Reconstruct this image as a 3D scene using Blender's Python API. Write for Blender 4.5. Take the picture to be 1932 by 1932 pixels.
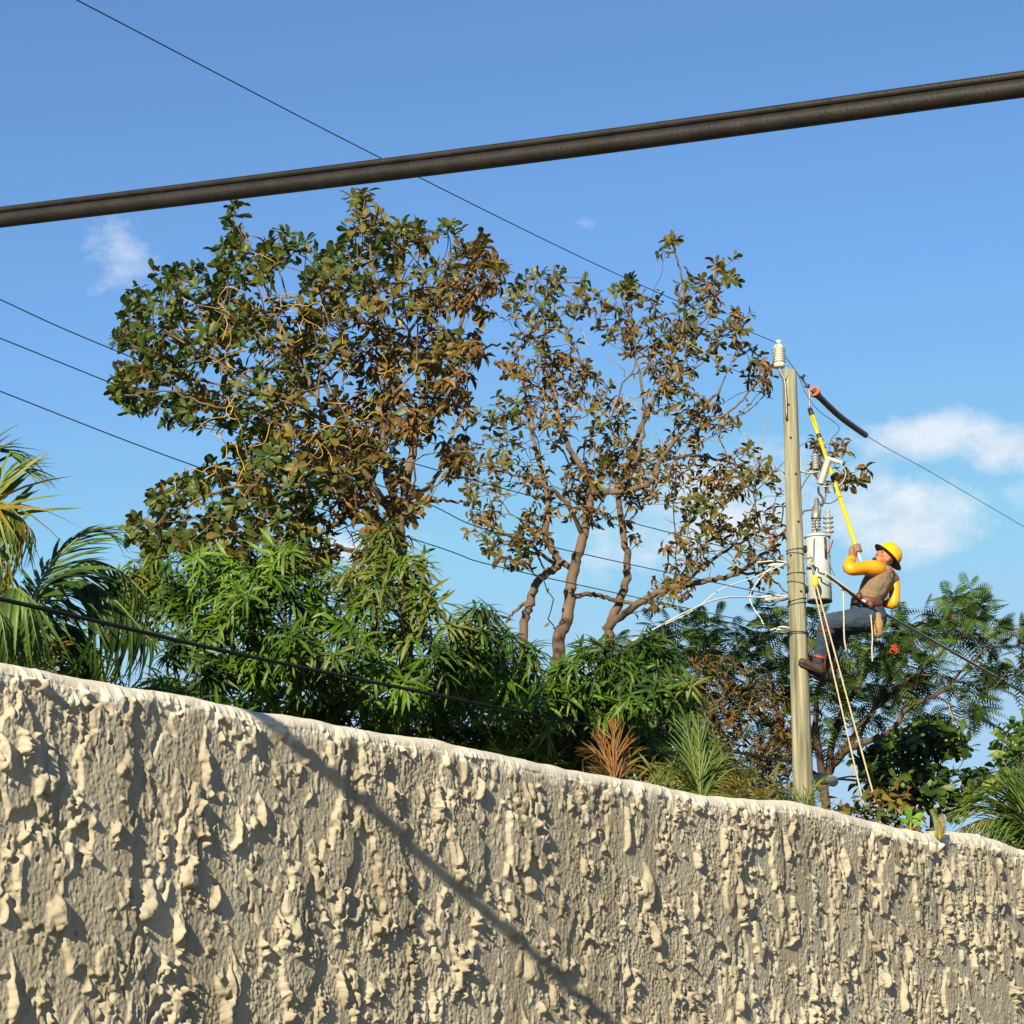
import bpy, math, random
import numpy as np
from mathutils import Vector, Matrix
for o in list(bpy.data.objects):
    bpy.data.objects.remove(o)
scene = bpy.context.scene
COL = scene.collection
rng = np.random.default_rng(11)
random.seed(11)
R = math.radians

# ------------------------------------------------------------------ camera
FPX, PITCH, EYE = 3900.0, R(14.0), 1.6          # focal length for a 1932 px wide picture
cam_d = bpy.data.cameras.new('camera'); cam = bpy.data.objects.new('camera', cam_d)
COL.objects.link(cam); scene.camera = cam
cam.location = (0, 0, EYE); cam.rotation_euler = (R(90) + PITCH, 0, 0)
cam_d.sensor_width = 36; cam_d.lens = 36 * FPX / 1932; cam_d.clip_start = 0.05; cam_d.clip_end = 3000
# ------------------------------------------------------------------ light
SUN_AZ, SUN_EL = R(19), R(24)                   # sun behind the camera, to the left
to_sun = Vector((-math.sin(SUN_AZ) * math.cos(SUN_EL), -math.cos(SUN_AZ) * math.cos(SUN_EL), math.sin(SUN_EL)))
sun_d = bpy.data.lights.new('sun', 'SUN'); sun = bpy.data.objects.new('sun', sun_d); COL.objects.link(sun)
sun_d.energy = 5.0; sun_d.angle = R(0.53); sun_d.color = (1.0, 0.86, 0.64)
sun.rotation_euler = to_sun.to_track_quat('Z', 'Y').to_euler(); sun.location = (-8, -20, 12)
world = bpy.data.worlds.new('World'); scene.world = world; world.use_nodes = True
scene.view_settings.view_transform = 'Standard'; scene.view_settings.look = 'None'
scene.view_settings.gamma = 1; scene.view_settings.exposure = 1.15; scene.view_settings.use_curve_mapping = False
SKY_STRENGTH = 0.0613

FW = Vector((0, math.cos(PITCH), math.sin(PITCH))); UP = Vector((0, -math.sin(PITCH), math.cos(PITCH)))
def pix(u, v, y):
    """photo pixel (1932 px scale) and a distance along +Y -> point in metres"""
    d = Vector(((u - 966) / FPX, 0, 0)) + UP * (-(v - 966) / FPX) + FW
    return Vector((0, 0, EYE)) + d * (y / d.y)
def pixn(u, v, y):
    u = np.asarray(u, float); v = np.asarray(v, float)
    dx = (u - 966) / FPX; k = -(v - 966) / FPX
    dy = k * UP.y + FW.y; dz = k * UP.z + FW.z
    s = y / dy
    return np.stack([dx * s, dy * s, EYE + dz * s], -1)
def projn(P):
    P = np.asarray(P, float) - np.array([0, 0, EYE])
    z = P @ np.array(FW); return 966 + FPX * P[:, 0] / z, 966 - FPX * (P @ np.array(UP)) / z

def world_nodes():
    nt = world.node_tree; nt.nodes.clear(); N = nt.nodes.new; L = nt.links.new
    out = N('ShaderNodeOutputWorld'); bg = N('ShaderNodeBackground')
    sky = N('ShaderNodeTexSky'); sky.sky_type = 'NISHITA'; sky.sun_disc = False
    sky.sun_elevation = SUN_EL; sky.sun_rotation = math.atan2(to_sun.x, to_sun.y)
    sky.altitude = 0; sky.air_density = 1.0; sky.dust_density = 0.0; sky.ozone_density = 5.0
    tc = N('ShaderNodeTexCoord')
    def math_(op, a, b=None, c=None):
        m = N('ShaderNodeMath'); m.operation = op
        for i, x in enumerate((a, b, c)):
            if x is None: continue
            if isinstance(x, (int, float)): m.inputs[i].default_value = x
            else: L(x, m.inputs[i])
        return m.outputs[0]
    sep = N('ShaderNodeSeparateXYZ'); L(tc.outputs['Generated'], sep.inputs[0])
    X, Y, Z = sep.outputs
    az = math_('ARCTAN2', X, Y); el = math_('ARCSINE', Z)
    comb = N('ShaderNodeCombineXYZ'); L(az, comb.inputs[0]); L(math_('MULTIPLY', el, 1.5), comb.inputs[1])
    def noise(scale, detail, rough):
        n = N('ShaderNodeTexNoise'); n.inputs['Scale'].default_value = scale
        n.inputs['Detail'].default_value = detail; n.inputs['Roughness'].default_value = rough
        L(comb.outputs[0], n.inputs['Vector']); return n.outputs[0]
    fine = noise(26, 6, 0.62); big = noise(3.2, 2, 0.5)
    mask = None
    # fair weather clouds low in the sky: (u, v, half width, half height, weight)
    for (u, v, hw, hh, w) in ((1770, 822, 150, 46, 1.0), (1900, 840, 120, 48, 0.95), (1700, 985, 150, 80, 1.0), (1640, 930, 80, 60, 0.8),
                              (1380, 960, 240, 120, 0.85), (1150, 1040, 170, 80, 0.55), (245, 472, 105, 72, 0.62),
                              (180, 520, 60, 70, 0.35), (690, 1030, 130, 46, 0.75), (1110, 425, 36, 22, 0.5),
                              (2300, 900, 300, 90, 0.9), (-500, 1000, 300, 80, 0.8)):
        d = pix(u, v, 1) - Vector((0, 0, EYE)); d.normalize()
        a0 = math.atan2(d.x, d.y); e0 = math.asin(d.z)
        q = math_('ADD', math_('POWER', math_('DIVIDE', math_('SUBTRACT', az, a0), hw / FPX), 2.0),
                  math_('POWER', math_('DIVIDE', math_('SUBTRACT', el, e0), hh / FPX), 2.0))
        g = math_('MULTIPLY', math_('POWER', 2.71828, math_('MULTIPLY', q, -0.7)), w)
        mask = g if mask is None else math_('MAXIMUM', mask, g)
    # the same kind of cloud all round the horizon outside the picture
    outside = math_('MULTIPLY', math_('GREATER_THAN', math_('ABSOLUTE', az), 0.55),
                    math_('MULTIPLY', math_('MULTIPLY', math_('GREATER_THAN', Z, 0.0), math_('LESS_THAN', el, 0.5)),
                          math_('MULTIPLY', math_('MAXIMUM', math_('SUBTRACT', big, 0.5), 0.0), 5.0)))
    mask = math_('MAXIMUM', mask, math_('MINIMUM', outside, 0.9))
    dens = math_('MULTIPLY', math_('SUBTRACT', math_('ADD', mask, math_('MULTIPLY', math_('SUBTRACT', fine, 0.5), 1.5)), 0.36), 1.5)
    dens = math_('MINIMUM', math_('MAXIMUM', dens, 0.0), 0.86)
    dens = math_('MULTIPLY', dens, math_('MINIMUM', math_('MULTIPLY', mask, 2.2), 1.0))
    mix = N('ShaderNodeMix'); mix.data_type = 'RGBA'
    L(dens, mix.inputs['Factor']); hs = N('ShaderNodeHueSaturation'); hs.inputs['Saturation'].default_value = 1.04; hs.inputs['Hue'].default_value = 0.499; hs.inputs['Value'].default_value = 1.25; L(sky.outputs[0], hs.inputs['Color'])
    dk = N('ShaderNodeMix'); dk.data_type = 'RGBA'; dk.blend_type = 'DARKEN'; dk.inputs['Factor'].default_value = 1; L(hs.outputs[0], dk.inputs['A']); dk.inputs['B'].default_value = (3.0, 4.75, 6.5, 1)   # the air does not whiten further towards the horizon
    L(dk.outputs['Result'], mix.inputs['A'])
    c = N('ShaderNodeMix'); c.data_type = 'RGBA'; L(fine, c.inputs['Factor'])
    c.inputs['A'].default_value = (4.2, 5.0, 6.0, 1); c.inputs['B'].default_value = (7.6, 7.8, 8.0, 1)
    L(c.outputs['Result'], mix.inputs['B'])
    L(mix.outputs['Result'], bg.inputs[0]); bg.inputs[1].default_value = SKY_STRENGTH
    L(bg.outputs[0], out.inputs[0])
world_nodes()

# ------------------------------------------------------------------ materials
def lin(h):
    h = h.lstrip('#'); c = [int(h[i:i + 2], 16) / 255 for i in (0, 2, 4)]
    return tuple(((x + .055) / 1.055) ** 2.4 if x > .04045 else x / 12.92 for x in c)
def material(name, color, rough=0.7, metallic=0.0, vary=0.15, scale=8.0, bump=0.0, bscale=40.0, stretch=(1, 1, 1),
             color2=None, spec=0.5, translucent=0.0, attr=None):
    m = bpy.data.materials.new(name); m.use_nodes = True
    nt = m.node_tree; N = nt.nodes.new; L = nt.links.new
    b = nt.nodes['Principled BSDF']; outp = nt.nodes['Material Output']
    b.inputs['Roughness'].default_value = rough; b.inputs['Metallic'].default_value = metallic
    b.inputs['Specular IOR Level'].default_value = spec
    tc = N('ShaderNodeTexCoord'); mp = N('ShaderNodeMapping'); mp.inputs['Scale'].default_value = stretch
    L(tc.outputs['Object'], mp.inputs['Vector'])
    nz = N('ShaderNodeTexNoise'); nz.inputs['Scale'].default_value = scale; nz.inputs['Detail'].default_value = 5
    L(mp.outputs[0], nz.inputs['Vector'])
    mix = N('ShaderNodeMix'); mix.data_type = 'RGBA'
    ramp = N('ShaderNodeMapRange'); ramp.inputs[1].default_value = 0.3; ramp.inputs[2].default_value = 0.7
    L(nz.outputs[0], ramp.inputs[0]); L(ramp.outputs[0], mix.inputs['Factor'])
    if attr:
        at = N('ShaderNodeAttribute'); at.attribute_name = attr
        m1 = N('ShaderNodeMix'); m1.data_type = 'RGBA'; m1.blend_type = 'MULTIPLY'; m1.inputs['Factor'].default_value = 1
        mix.inputs['A'].default_value = (1 - vary,) * 3 + (1,); mix.inputs['B'].default_value = (1 + vary,) * 3 + (1,)
        L(at.outputs['Color'], m1.inputs['A']); L(mix.outputs['Result'], m1.inputs['B']); col = m1.outputs['Result']
    else:
        c2 = color2 or tuple(min(1, x * (1 + vary)) for x in color)
        c1 = color if color2 else tuple(x * (1 - vary) for x in color)
        mix.inputs['A'].default_value = (*c1, 1); mix.inputs['B'].default_value = (*c2, 1); col = mix.outputs['Result']
    L(col, b.inputs['Base Color'])
    if bump:
        n2 = N('ShaderNodeTexNoise'); n2.inputs['Scale'].default_value = bscale; n2.inputs['Detail'].default_value = 4
        L(mp.outputs[0], n2.inputs['Vector'])
        bp = N('ShaderNodeBump'); bp.inputs['Strength'].default_value = bump; bp.inputs['Distance'].default_value = 0.01
        L(n2.outputs[0], bp.inputs['Height']); L(bp.outputs[0], b.inputs['Normal'])
    if translucent:
        tr = N('ShaderNodeBsdfTranslucent'); L(col, tr.inputs['Color'])
        ms = N('ShaderNodeMixShader'); ms.inputs[0].default_value = translucent
        L(b.outputs[0], ms.inputs[1]); L(tr.outputs[0], ms.inputs[2]); L(ms.outputs[0], outp.inputs['Surface'])
    return m
M = {}
M['leaf'] = material('leaf', (1, 1, 1), rough=0.48, vary=0.25, scale=6, attr='col', translucent=0.28, spec=0.32)
M['dry_leaf'] = material('dry_leaf', (1, 1, 1), rough=0.8, vary=0.25, scale=6, attr='col', translucent=0.15, spec=0.2)
M['bark'] = material('bark', lin('#594a3a'), rough=0.9, scale=5, vary=0.35, bump=0.6, bscale=30)
M['bark_dark'] = material('bark_dark', lin('#4a3a2c'), rough=0.9, scale=5, vary=0.35, bump=0.6, bscale=30)
M['vine'] = material('vine', lin('#9a7f34'), rough=0.7, vary=0.3)
M['pole_wood'] = material('pole_wood', lin('#474534'), rough=0.9, scale=19, stretch=(1, 1, 0.045), color2=lin('#95937a'), bump=1.0, bscale=70)
M['porcelain'] = material('porcelain', lin('#b0afa2'), rough=0.3, vary=0.06)
M['porcelain_grey'] = material('porcelain_grey', lin('#848884'), rough=0.35, vary=0.1)
M['galv'] = material('galv', lin('#7c7c74'), rough=0.5, metallic=0.4, vary=0.15, scale=30)
M['tank_paint'] = material('tank_paint', lin('#99a3a2'), rough=0.4, vary=0.06, scale=5)
M['dark_metal'] = material('dark_metal', lin('#3c3c3a'), rough=0.5, metallic=0.5)
M['cable_black'] = material('cable_black', lin('#0e0d0b'), rough=0.6, color2=lin('#1e1c18'), scale=25, bump=0.15, bscale=200, spec=0.28)
M['wire'] = material('wire', lin('#2e3436'), rough=0.6)
M['wire_grey'] = material('wire_grey', lin('#9c998a'), rough=0.55, vary=0.1)
M['white_plastic'] = material('white_plastic', lin('#b0b2ae'), rough=0.45, vary=0.08)
M['rope'] = material('rope', lin('#a29377'), rough=0.9, vary=0.25, scale=60, bump=0.6, bscale=150)
M['yellow_fibre'] = material('yellow_fibre', lin('#c6a81e'), rough=0.4, vary=0.06)
M['hose'] = material('hose', lin('#4a2620'), rough=0.5, vary=0.2)
M['hose_in'] = material('hose_in', lin('#b4503a'), rough=0.6)
M['helmet'] = material('helmet', lin('#c09a06'), rough=0.3, vary=0.04)
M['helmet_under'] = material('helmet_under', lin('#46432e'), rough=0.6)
M['sleeve'] = material('sleeve', lin('#cf880c'), rough=0.5, vary=0.06)
M['glove'] = material('glove', lin('#983c1e'), rough=0.6, vary=0.15)
M['glove_leather'] = material('glove_leather', lin('#6b5a40'), rough=0.8)
M['shirt'] = material('shirt', lin('#6d5c47'), rough=0.95, vary=0.15, scale=14, bump=0.8, bscale=22)
M['jeans'] = material('jeans', lin('#243342'), rough=0.95, vary=0.25, scale=12, bump=0.8, bscale=20)
M['skin'] = material('skin', lin('#92573a'), rough=0.55, vary=0.08)
M['hair'] = material('hair', lin('#1d1512'), rough=0.7)
M['leather'] = material('leather', lin('#4e2f1e'), rough=0.6, vary=0.25)
M['boot'] = material('boot', lin('#3a2a22'), rough=0.7, vary=0.3)
M['canvas'] = material('canvas', lin('#84693f'), rough=0.95, vary=0.15, bump=0.4)
M['red'] = material('red', lin('#7d2a1c'), rough=0.6)
M['flower'] = material('flower', lin('#98280e'), rough=0.6)
M['soil'] = material('soil', (0.10, 0.085, 0.05), rough=0.95, color2=(0.06, 0.08, 0.03), scale=0.6, bump=0.5, bscale=8)

# ------------------------------------------------------------------ mesh helpers
def fast_mesh(name, V, Fs, smooth=True):
    V = np.ascontiguousarray(V, dtype=np.float32).reshape(-1, 3)
    me = bpy.data.meshes.new(name)
    Fs = [np.asarray(f, dtype=np.int32) for f in Fs if len(f)]
    nl = sum(f.size for f in Fs); npol = sum(len(f) for f in Fs)
    me.vertices.add(len(V)); me.vertices.foreach_set('co', V.ravel())
    me.loops.add(nl); me.loops.foreach_set('vertex_index', np.concatenate([f.ravel() for f in Fs]))
    tot = np.concatenate([np.full(len(f), f.shape[1], np.int32) for f in Fs])
    start = np.concatenate([[0], np.cumsum(tot)[:-1]]).astype(np.int32)
    me.polygons.add(npol); me.polygons.foreach_set('loop_start', start)
    try: me.polygons.foreach_set('loop_total', tot)
    except Exception: pass
    me.update(calc_edges=True); me.validate()
    if smooth: me.polygons.foreach_set('use_smooth', np.ones(len(me.polygons), bool))
    return me
def link(name, me, mat=None, parent=None):
    o = bpy.data.objects.new(name, me); COL.objects.link(o)
    if mat is not None and me is not None and not me.materials: me.materials.append(mat)
    if parent is not None:
        o.parent = parent
        o.matrix_parent_inverse = Matrix.Translation(parent.location).inverted()
    return o
def tag(o, label=None, cat=None, group=None, kind=None):
    for k, v in (('label', label), ('category', cat), ('group', group), ('kind', kind)):
        if v: o[k] = v
    return o
def thing(name, loc, label, cat, group=None):
    o = bpy.data.objects.new(name, None); COL.objects.link(o); o.location = loc; o.empty_display_size = 0.1
    return tag(o, label, cat, group)

class MB:
    """collects geometry (world coordinates) into one mesh"""
    def __init__(s): s.V = []; s.Q = []; s.T = []; s.n = 0
    def add(s, V, Q=None, T=None):
        V = np.asarray(V, float).reshape(-1, 3)
        if Q is not None and len(Q): s.Q.append(np.asarray(Q) + s.n)
        if T is not None and len(T): s.T.append(np.asarray(T) + s.n)
        s.V.append(V); s.n += len(V); return s
    def tube(s, pts, rad, sides=8, cap=True, flat=1.0):
        P = np.array([tuple(p) for p in pts], float); n = len(P)
        r = np.broadcast_to(np.asarray(rad, float), (n,)) if np.ndim(rad) < 2 else np.asarray(rad, float)
        T = np.gradient(P, axis=0); T /= np.linalg.norm(T, axis=1)[:, None] + 1e-12
        a = np.array([0, 0, 1.]) if abs(T[0, 2]) < 0.9 else np.array([1., 0, 0])
        U = np.zeros_like(P); u = np.cross(T[0], a); u /= np.linalg.norm(u); U[0] = u
        for i in range(1, n):
            u = U[i - 1] - T[i] * (U[i - 1] @ T[i]); U[i] = u / (np.linalg.norm(u) + 1e-12)
        W = np.cross(T, U); th = np.linspace(0, 2 * np.pi, sides, endpoint=False)
        ra = r if r.ndim == 1 else r[:, 0]; rb = r * flat if r.ndim == 1 else r[:, 1]
        V = P[:, None] + U[:, None] * (np.cos(th)[None, :, None] * ra[:, None, None]) + W[:, None] * (np.sin(th)[None, :, None] * rb[:, None, None])
        i = np.arange(n - 1)[:, None] * sides; j = np.arange(sides)[None]
        Q = np.stack([i + j, i + (j + 1) % sides, i + sides + (j + 1) % sides, i + sides + j], -1).reshape(-1, 4)
        V = V.reshape(-1, 3); Tn = []
        if cap:
            V = np.vstack([V, P[0], P[-1]]); c0, c1 = n * sides, n * sides + 1; b = (n - 1) * sides
            for k in range(sides):
                Tn += [[c0, (k + 1) % sides, k], [c1, b + k, b + (k + 1) % sides]]
        return s.add(V, Q, Tn)
    def lathe(s, base, axis, prof, sides=16):
        """profile of (height along axis, radius)"""
        base = Vector(base); axis = Vector(axis).normalized()
        a = axis.orthogonal().normalized(); b = axis.cross(a)
        n = len(prof); V = []
        for (h, r) in prof:
            for k in range(sides):
                t = 2 * math.pi * k / sides
                V.append(base + axis * h + (a * math.cos(t) + b * math.sin(t)) * max(r, 1e-4))
        i = np.arange(n - 1)[:, None] * sides; j = np.arange(sides)[None]
        Q = np.stack([i + j, i + (j + 1) % sides, i + sides + (j + 1) % sides, i + sides + j], -1).reshape(-1, 4)
        return s.add([tuple(v) for v in V], Q)
    def box(s, c, ax, ay, az):
        """box from centre and three half-axis vectors"""
        c, ax, ay, az = (np.array(tuple(x), float) for x in (c, ax, ay, az))
        V = [c + i * ax + j * ay + k * az for i in (-1, 1) for j in (-1, 1) for k in (-1, 1)]
        return s.add(V, [[0, 1, 3, 2], [4, 6, 7, 5], [0, 4, 5, 1], [2, 3, 7, 6], [0, 2, 6, 4], [1, 5, 7, 3]])
    def ellipsoid(s, c, ax, ay, az, nu=16, nv=10):
        c, ax, ay, az = (np.array(tuple(x), float) for x in (c, ax, ay, az))
        th = np.linspace(0, np.pi, nv + 1); ph = np.linspace(0, 2 * np.pi, nu, endpoint=False)
        V = [c + az * math.cos(t) + (ax * math.cos(p) + ay * math.sin(p)) * max(math.sin(t), 1e-3) for t in th for p in ph]
        i = np.arange(nv)[:, None] * nu; j = np.arange(nu)[None]
        Q = np.stack([i + j, i + nu + j, i + nu + (j + 1) % nu, i + (j + 1) % nu], -1).reshape(-1, 4)
        return s.add(V, Q)
    def build(s, name, mat, parent=None, smooth=True, remesh=0, smooth_it=0):
        V = np.vstack(s.V); org = np.array(tuple(parent.location)) if parent is not None else V.mean(0)
        Fs = ([np.vstack(s.Q)] if s.Q else []) + ([np.vstack(s.T)] if s.T else [])
        me = fast_mesh(name, V - org, Fs, smooth); me.materials.append(mat)
        o = bpy.data.objects.new(name, me); COL.objects.link(o)
        if parent is not None: o.parent = parent
        else: o.location = org
        if remesh:
            m = o.modifiers.new('remesh', 'REMESH'); m.mode = 'VOXEL'; m.voxel_size = remesh; m.use_smooth_shade = True
        if smooth_it:
            m = o.modifiers.new('smooth', 'SMOOTH'); m.iterations = smooth_it; m.factor = 0.5
        return o

def spline(pts, n=8):
    """Catmull-Rom through points (any dimension)"""
    P = np.array([tuple(p) for p in pts], float)
    if len(P) < 3: return np.array([P[0] + (P[-1] - P[0]) * t for t in np.linspace(0, 1, n + 1)])
    Q = np.vstack([2 * P[0] - P[1], P, 2 * P[-1] - P[-2]]); out = []
    for i in range(1, len(Q) - 2):
        p0, p1, p2, p3 = Q[i - 1:i + 3]
        for t in np.linspace(0, 1, n, endpoint=False):
            out.append(0.5 * (2 * p1 + (p2 - p0) * t + (2 * p0 - 5 * p1 + 4 * p2 - p3) * t * t + (3 * p1 - p0 - 3 * p2 + p3) * t ** 3))
    out.append(P[-1]); return np.array(out)

# ------------------------------------------------------------------ ground
g = MB(); g.add([(-1500, -1500, 0), (1500, -1500, 0), (1500, 1500, 0), (-1500, 1500, 0)], [[0, 1, 2, 3]])
tag(g.build('ground', M['soil'], smooth=False), kind='structure')

M['bounce_asphalt'] = material('bounce_asphalt', (0.17, 0.145, 0.105), rough=0.9, vary=0.2, scale=3, bump=0.3, bscale=120)
g = MB(); wa = np.array([-1.22045, 4.86621]); wd = np.array([0.572637, 0.819809]); wn = np.array([0.819809, -0.572637])
g.add([(*(wa + wd * a_ + wn * b_), 0.004) for a_, b_ in ((-60, 0.4), (-60, 9.0), (60, 9.0), (60, 0.4))], [[0, 1, 2, 3]])
tag(g.build('bounce_road', M['bounce_asphalt'], smooth=False), kind='structure')  # unseen road strip, added to throw warm bounce light onto the wall

# ------------------------------------------------------------------ stucco wall
WA = np.array([-1.22045, 4.86621]); WD = np.array([0.572637, 0.819809]); WN = np.array([0.819809, -0.572637]); WZ = EYE + 0.85
TOP_UV = [(-200, 1210), (0, 1246), (40, 1252), (130, 1271), (240, 1290), (330, 1305), (500, 1340), (600, 1357), (700, 1376), (800, 1390), (835, 1394),
          (870, 1404), (930, 1412), (1000, 1431), (1100, 1451), (1200, 1470), (1280, 1486), (1350, 1500), (1430, 1506), (1500, 1510),
          (1560, 1521), (1650, 1545), (1720, 1562), (1762, 1570), (1800, 1567), (1850, 1571), (1890, 1582), (1932, 1600), (2050, 1622)]
def build_wall():
    S_, Z_ = [], []
    for (u, v) in TOP_UV:
        d = pix(u, v, 1.0) - Vector((0, 0, EYE)); dh = np.array([d.x, d.y])
        t = (WA @ WN) / (dh @ WN); p = dh * t
        S_.append((p - WA) @ WD); Z_.append(EYE + d.z * t)
    S_, Z_ = np.array(S_), np.array(Z_)
    def ztop(s):
        z = np.interp(s, S_, Z_)
        z = np.where(s < S_[0], Z_[0] + 0.02 * np.sin(s * 3), z); z = np.where(s > S_[-1], Z_[-1] + 0.02 * np.sin(s * 3), z)
        return z
    # relief on a periodic grid
    DX = 0.0025; PS, PT = 8.5, 1.4; ny, nx = int(PT / DX), int(PS / DX)
    fy = np.fft.fftfreq(ny)[:, None]; fx = np.fft.rfftfreq(nx)[None]
    def gn(sy, sx, seed):
        w = np.random.default_rng(seed).standard_normal((ny, nx)).astype(np.float32)
        F = np.fft.rfft2(w) * np.exp(-2 * np.pi ** 2 * ((fy * sy / DX) ** 2 + (fx * sx / DX) ** 2))
        f = np.fft.irfft2(F, s=(ny, nx)).astype(np.float32); return f / f.std()
    sm = lambda a, b, x: (lambda t: t * t * (3 - 2 * t))(np.clip((x - a) / (b - a), 0, 1))
    wx = 0.0065 * gn(.016, .012, 1) + 0.0016 * gn(.006, .005, 2); wy = 0.010 * gn(.020, .014, 3) + 0.002 * gn(.008, .006, 4)
    h = 0.0016 * gn(.20, .18, 5) + 0.0004 * gn(.05, .035, 6)
    # dragged coats: ragged plates a centimetre or two thick
    p1 = gn(.085, .050, 7) + 0.30 * gn(.012, .008, 8)
    p2 = gn(.040, .020, 9) + 0.35 * gn(.010, .006, 10)
    h += 0.015 * sm(1.05, 1.16, p1) + 0.007 * sm(1.45, 1.6, p2) - 0.010 * sm(1.45, 1.6, -p1)
    rough_zone = sm(-0.2, 0.9, gn(.12, .16, 13) + (np.arange(nx) * DX - 3.2)[None] * 0.13)
    # thrown gobs and drips standing off the face
    r2 = np.random.default_rng(21)
    def gobs(n, wr, lr, hr, tilt, sharp, zone=False):
        nonlocal h
        for _ in range(n):
            cs, ct = r2.uniform(0, PS), r2.uniform(0, PT)
            if zone and r2.random() > rough_zone[int(ct / DX) % ny, int(cs / DX) % nx] * 0.9 + 0.1: continue
            w = r2.uniform(*wr); l = r2.uniform(*lr); H = r2.uniform(*hr) * (0.5 + 0.5 * min(1, w / wr[1] * 1.4)); a = r2.normal(0, tilt)
            R_ = int(max(w, l) * 1.6 / DX) + 8
            iy = np.arange(int(ct / DX) - R_, int(ct / DX) + R_); ix = np.arange(int(cs / DX) - R_, int(cs / DX) + R_)
            I, J = np.ix_(iy % ny, ix % nx)
            Y = (iy[:, None] * DX - ct) + wy[I, J]; X = (ix[None] * DX - cs) + wx[I, J]
            X, Y = X * math.cos(a) - Y * math.sin(a), X * math.sin(a) + Y * math.cos(a)
            tap = np.clip(1 + 0.55 * Y / l, 0.25, 1.5)            # teardrop, heavier below
            q = (X / (w * tap)) ** 2 + (Y / l) ** 2
            b = H * np.clip(1 - q, 0, 1) ** sharp * np.clip(0.62 + 0.62 * Y / l + 0.12 * X / w, 0.06, 1.2)
            cur = h[I, J]; h[I, J] = np.where(q < 1, np.maximum(cur, 0.6 * cur + b), cur)
    # ragged fins pulled up by the trowel
    def fins(sy, sx, seed, width, height, cover, tilt=0.0):
        nonlocal h
        n_ = gn(sy, sx, seed) + 0.22 * gn(.007, .005, seed + 1)
        m_ = sm(cover, cover + 0.5, gn(sy * 0.9, sx * 1.6, seed + 2) + 0.25 * gn(.012, .008, seed + 3))
        x = np.clip(1 - np.abs(n_) / width, 0, 1) ** 0.8 * m_
        h += height * x * (0.75 + 0.5 * gn(.03, .02, seed + 4).clip(-1, 1))
    fins(.060, .016, 101, .24, .034, 1.25)
    fins(.036, .010, 111, .26, .022, 1.05)
    fins(.022, .007, 121, .30, .011, 0.95)
    fins(.034, .0055, 131, .30, .008, 0.75)
    gobs(46, (.014, .032), (.03, .09), (.024, .046), 0.35, 0.42)
    gobs(125, (.005, .011), (.03, .10), (.018, .040), 0.22, 0.55)
    gobs(115, (.005, .010), (.010, .035), (.012, .026), 0.35, 0.55)
    gobs(260, (.0035, .007), (.008, .024), (.005, .012), 0.25, 0.55, True)
    gobs(45, (.03, .08), (.007, .014), (.012, .022), 0.25, 0.45)
    grit = gn(.0021, .0019, 11) * 0.8 + gn(.0042, .0030, 15) * 0.55 + gn(.012, .0030, 12) * 0.45
    h += 0.00105 * grit * (0.75 + 0.5 * rough_zone)
    def samp(s, t):
        x = (s / DX) % nx; y = (t / DX) % ny
        x0 = np.floor(x).astype(int); y0 = np.floor(y).astype(int); a = x - x0; b = y - y0
        x0 %= nx; y0 %= ny; x1 = (x0 + 1) % nx; y1 = (y0 + 1) % ny
        return h[y0, x0] * (1 - a) * (1 - b) + h[y0, x1] * a * (1 - b) + h[y1, x0] * (1 - a) * b + h[y1, x1] * a * b
    ss = [-3.0]
    while ss[-1] < 10.5:
        s = ss[-1]
        ss.append(s + (0.03 if s < -0.35 or s > 7.0 else 0.0027 + 0.0026 * max(0, s) / 6.5))
    ss = np.array(ss)
    # profile rows: back foot -> back top -> over the cap -> down the face
    tf = np.concatenate([np.arange(0, 1.02, 0.0027), np.linspace(1.05, 2.9, 60)])   # down the face from the cap's lower edge
    rc = np.interp(ss, [0, 6.5], [0.032, 0.056])
    rows = []; ncap = 14
    zt = ztop(ss)
    wob = 0.004 * np.sin(ss * 9.1) + 0.003 * np.sin(ss * 23.7 + 1) + 0.002 * np.sin(ss * 61 + 2)
    capn = (gn(.02, .02, 31)[10], gn(.01, .014, 32)[20]); cap2 = gn(.03, .04, 33) + 0.12 * gn(.006, .007, 34)
    ci = (ss / DX).astype(int) % nx; cap3 = gn(.010, .016, 36) + 0.6 * gn(.004, .004, 37); cov = []
    cw = 0.0012 * cap2[40][ci]
    TH = 0.22
    def row(depth, z): rows.append(np.stack([WA[0] + WD[0] * ss + WN[0] * depth, WA[1] + WD[1] * ss + WN[1] * depth, z], -1))
    for z in (0.0, 1.2): row(np.full_like(ss, -TH), np.full_like(ss, z))
    row(np.full_like(ss, -TH), zt - 0.03); row(np.full_like(ss, -TH + .03), zt - 0.002 + 0 * wob)
    row(np.full_like(ss, -TH * .5), zt + 0.004); 
    white = [np.ones_like(ss)] * 5
    for k in range(ncap + 1):
        a = math.pi / 2 * (1 - k / ncap); f = k / ncap
        cwk = 0.0016 * cap2[40 - int(f * 0.09 / DX)][ci] + 0.0007 * f * cap3[60 - int(f * 0.06 / DX)][ci]
        rel = np.minimum(samp(ss, 0.06 - (1 - f) * rc * 1.5), 0.012) * np.clip(f * 1.5 - 0.75 + 0.25 * cap3[30][ci], 0, 1)
        out = cwk + rel
        row(-rc + rc * math.cos(a) + out * math.cos(a), zt - rc + rc * math.sin(a) + out * math.sin(a)); white.append(np.ones_like(ss))
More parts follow.
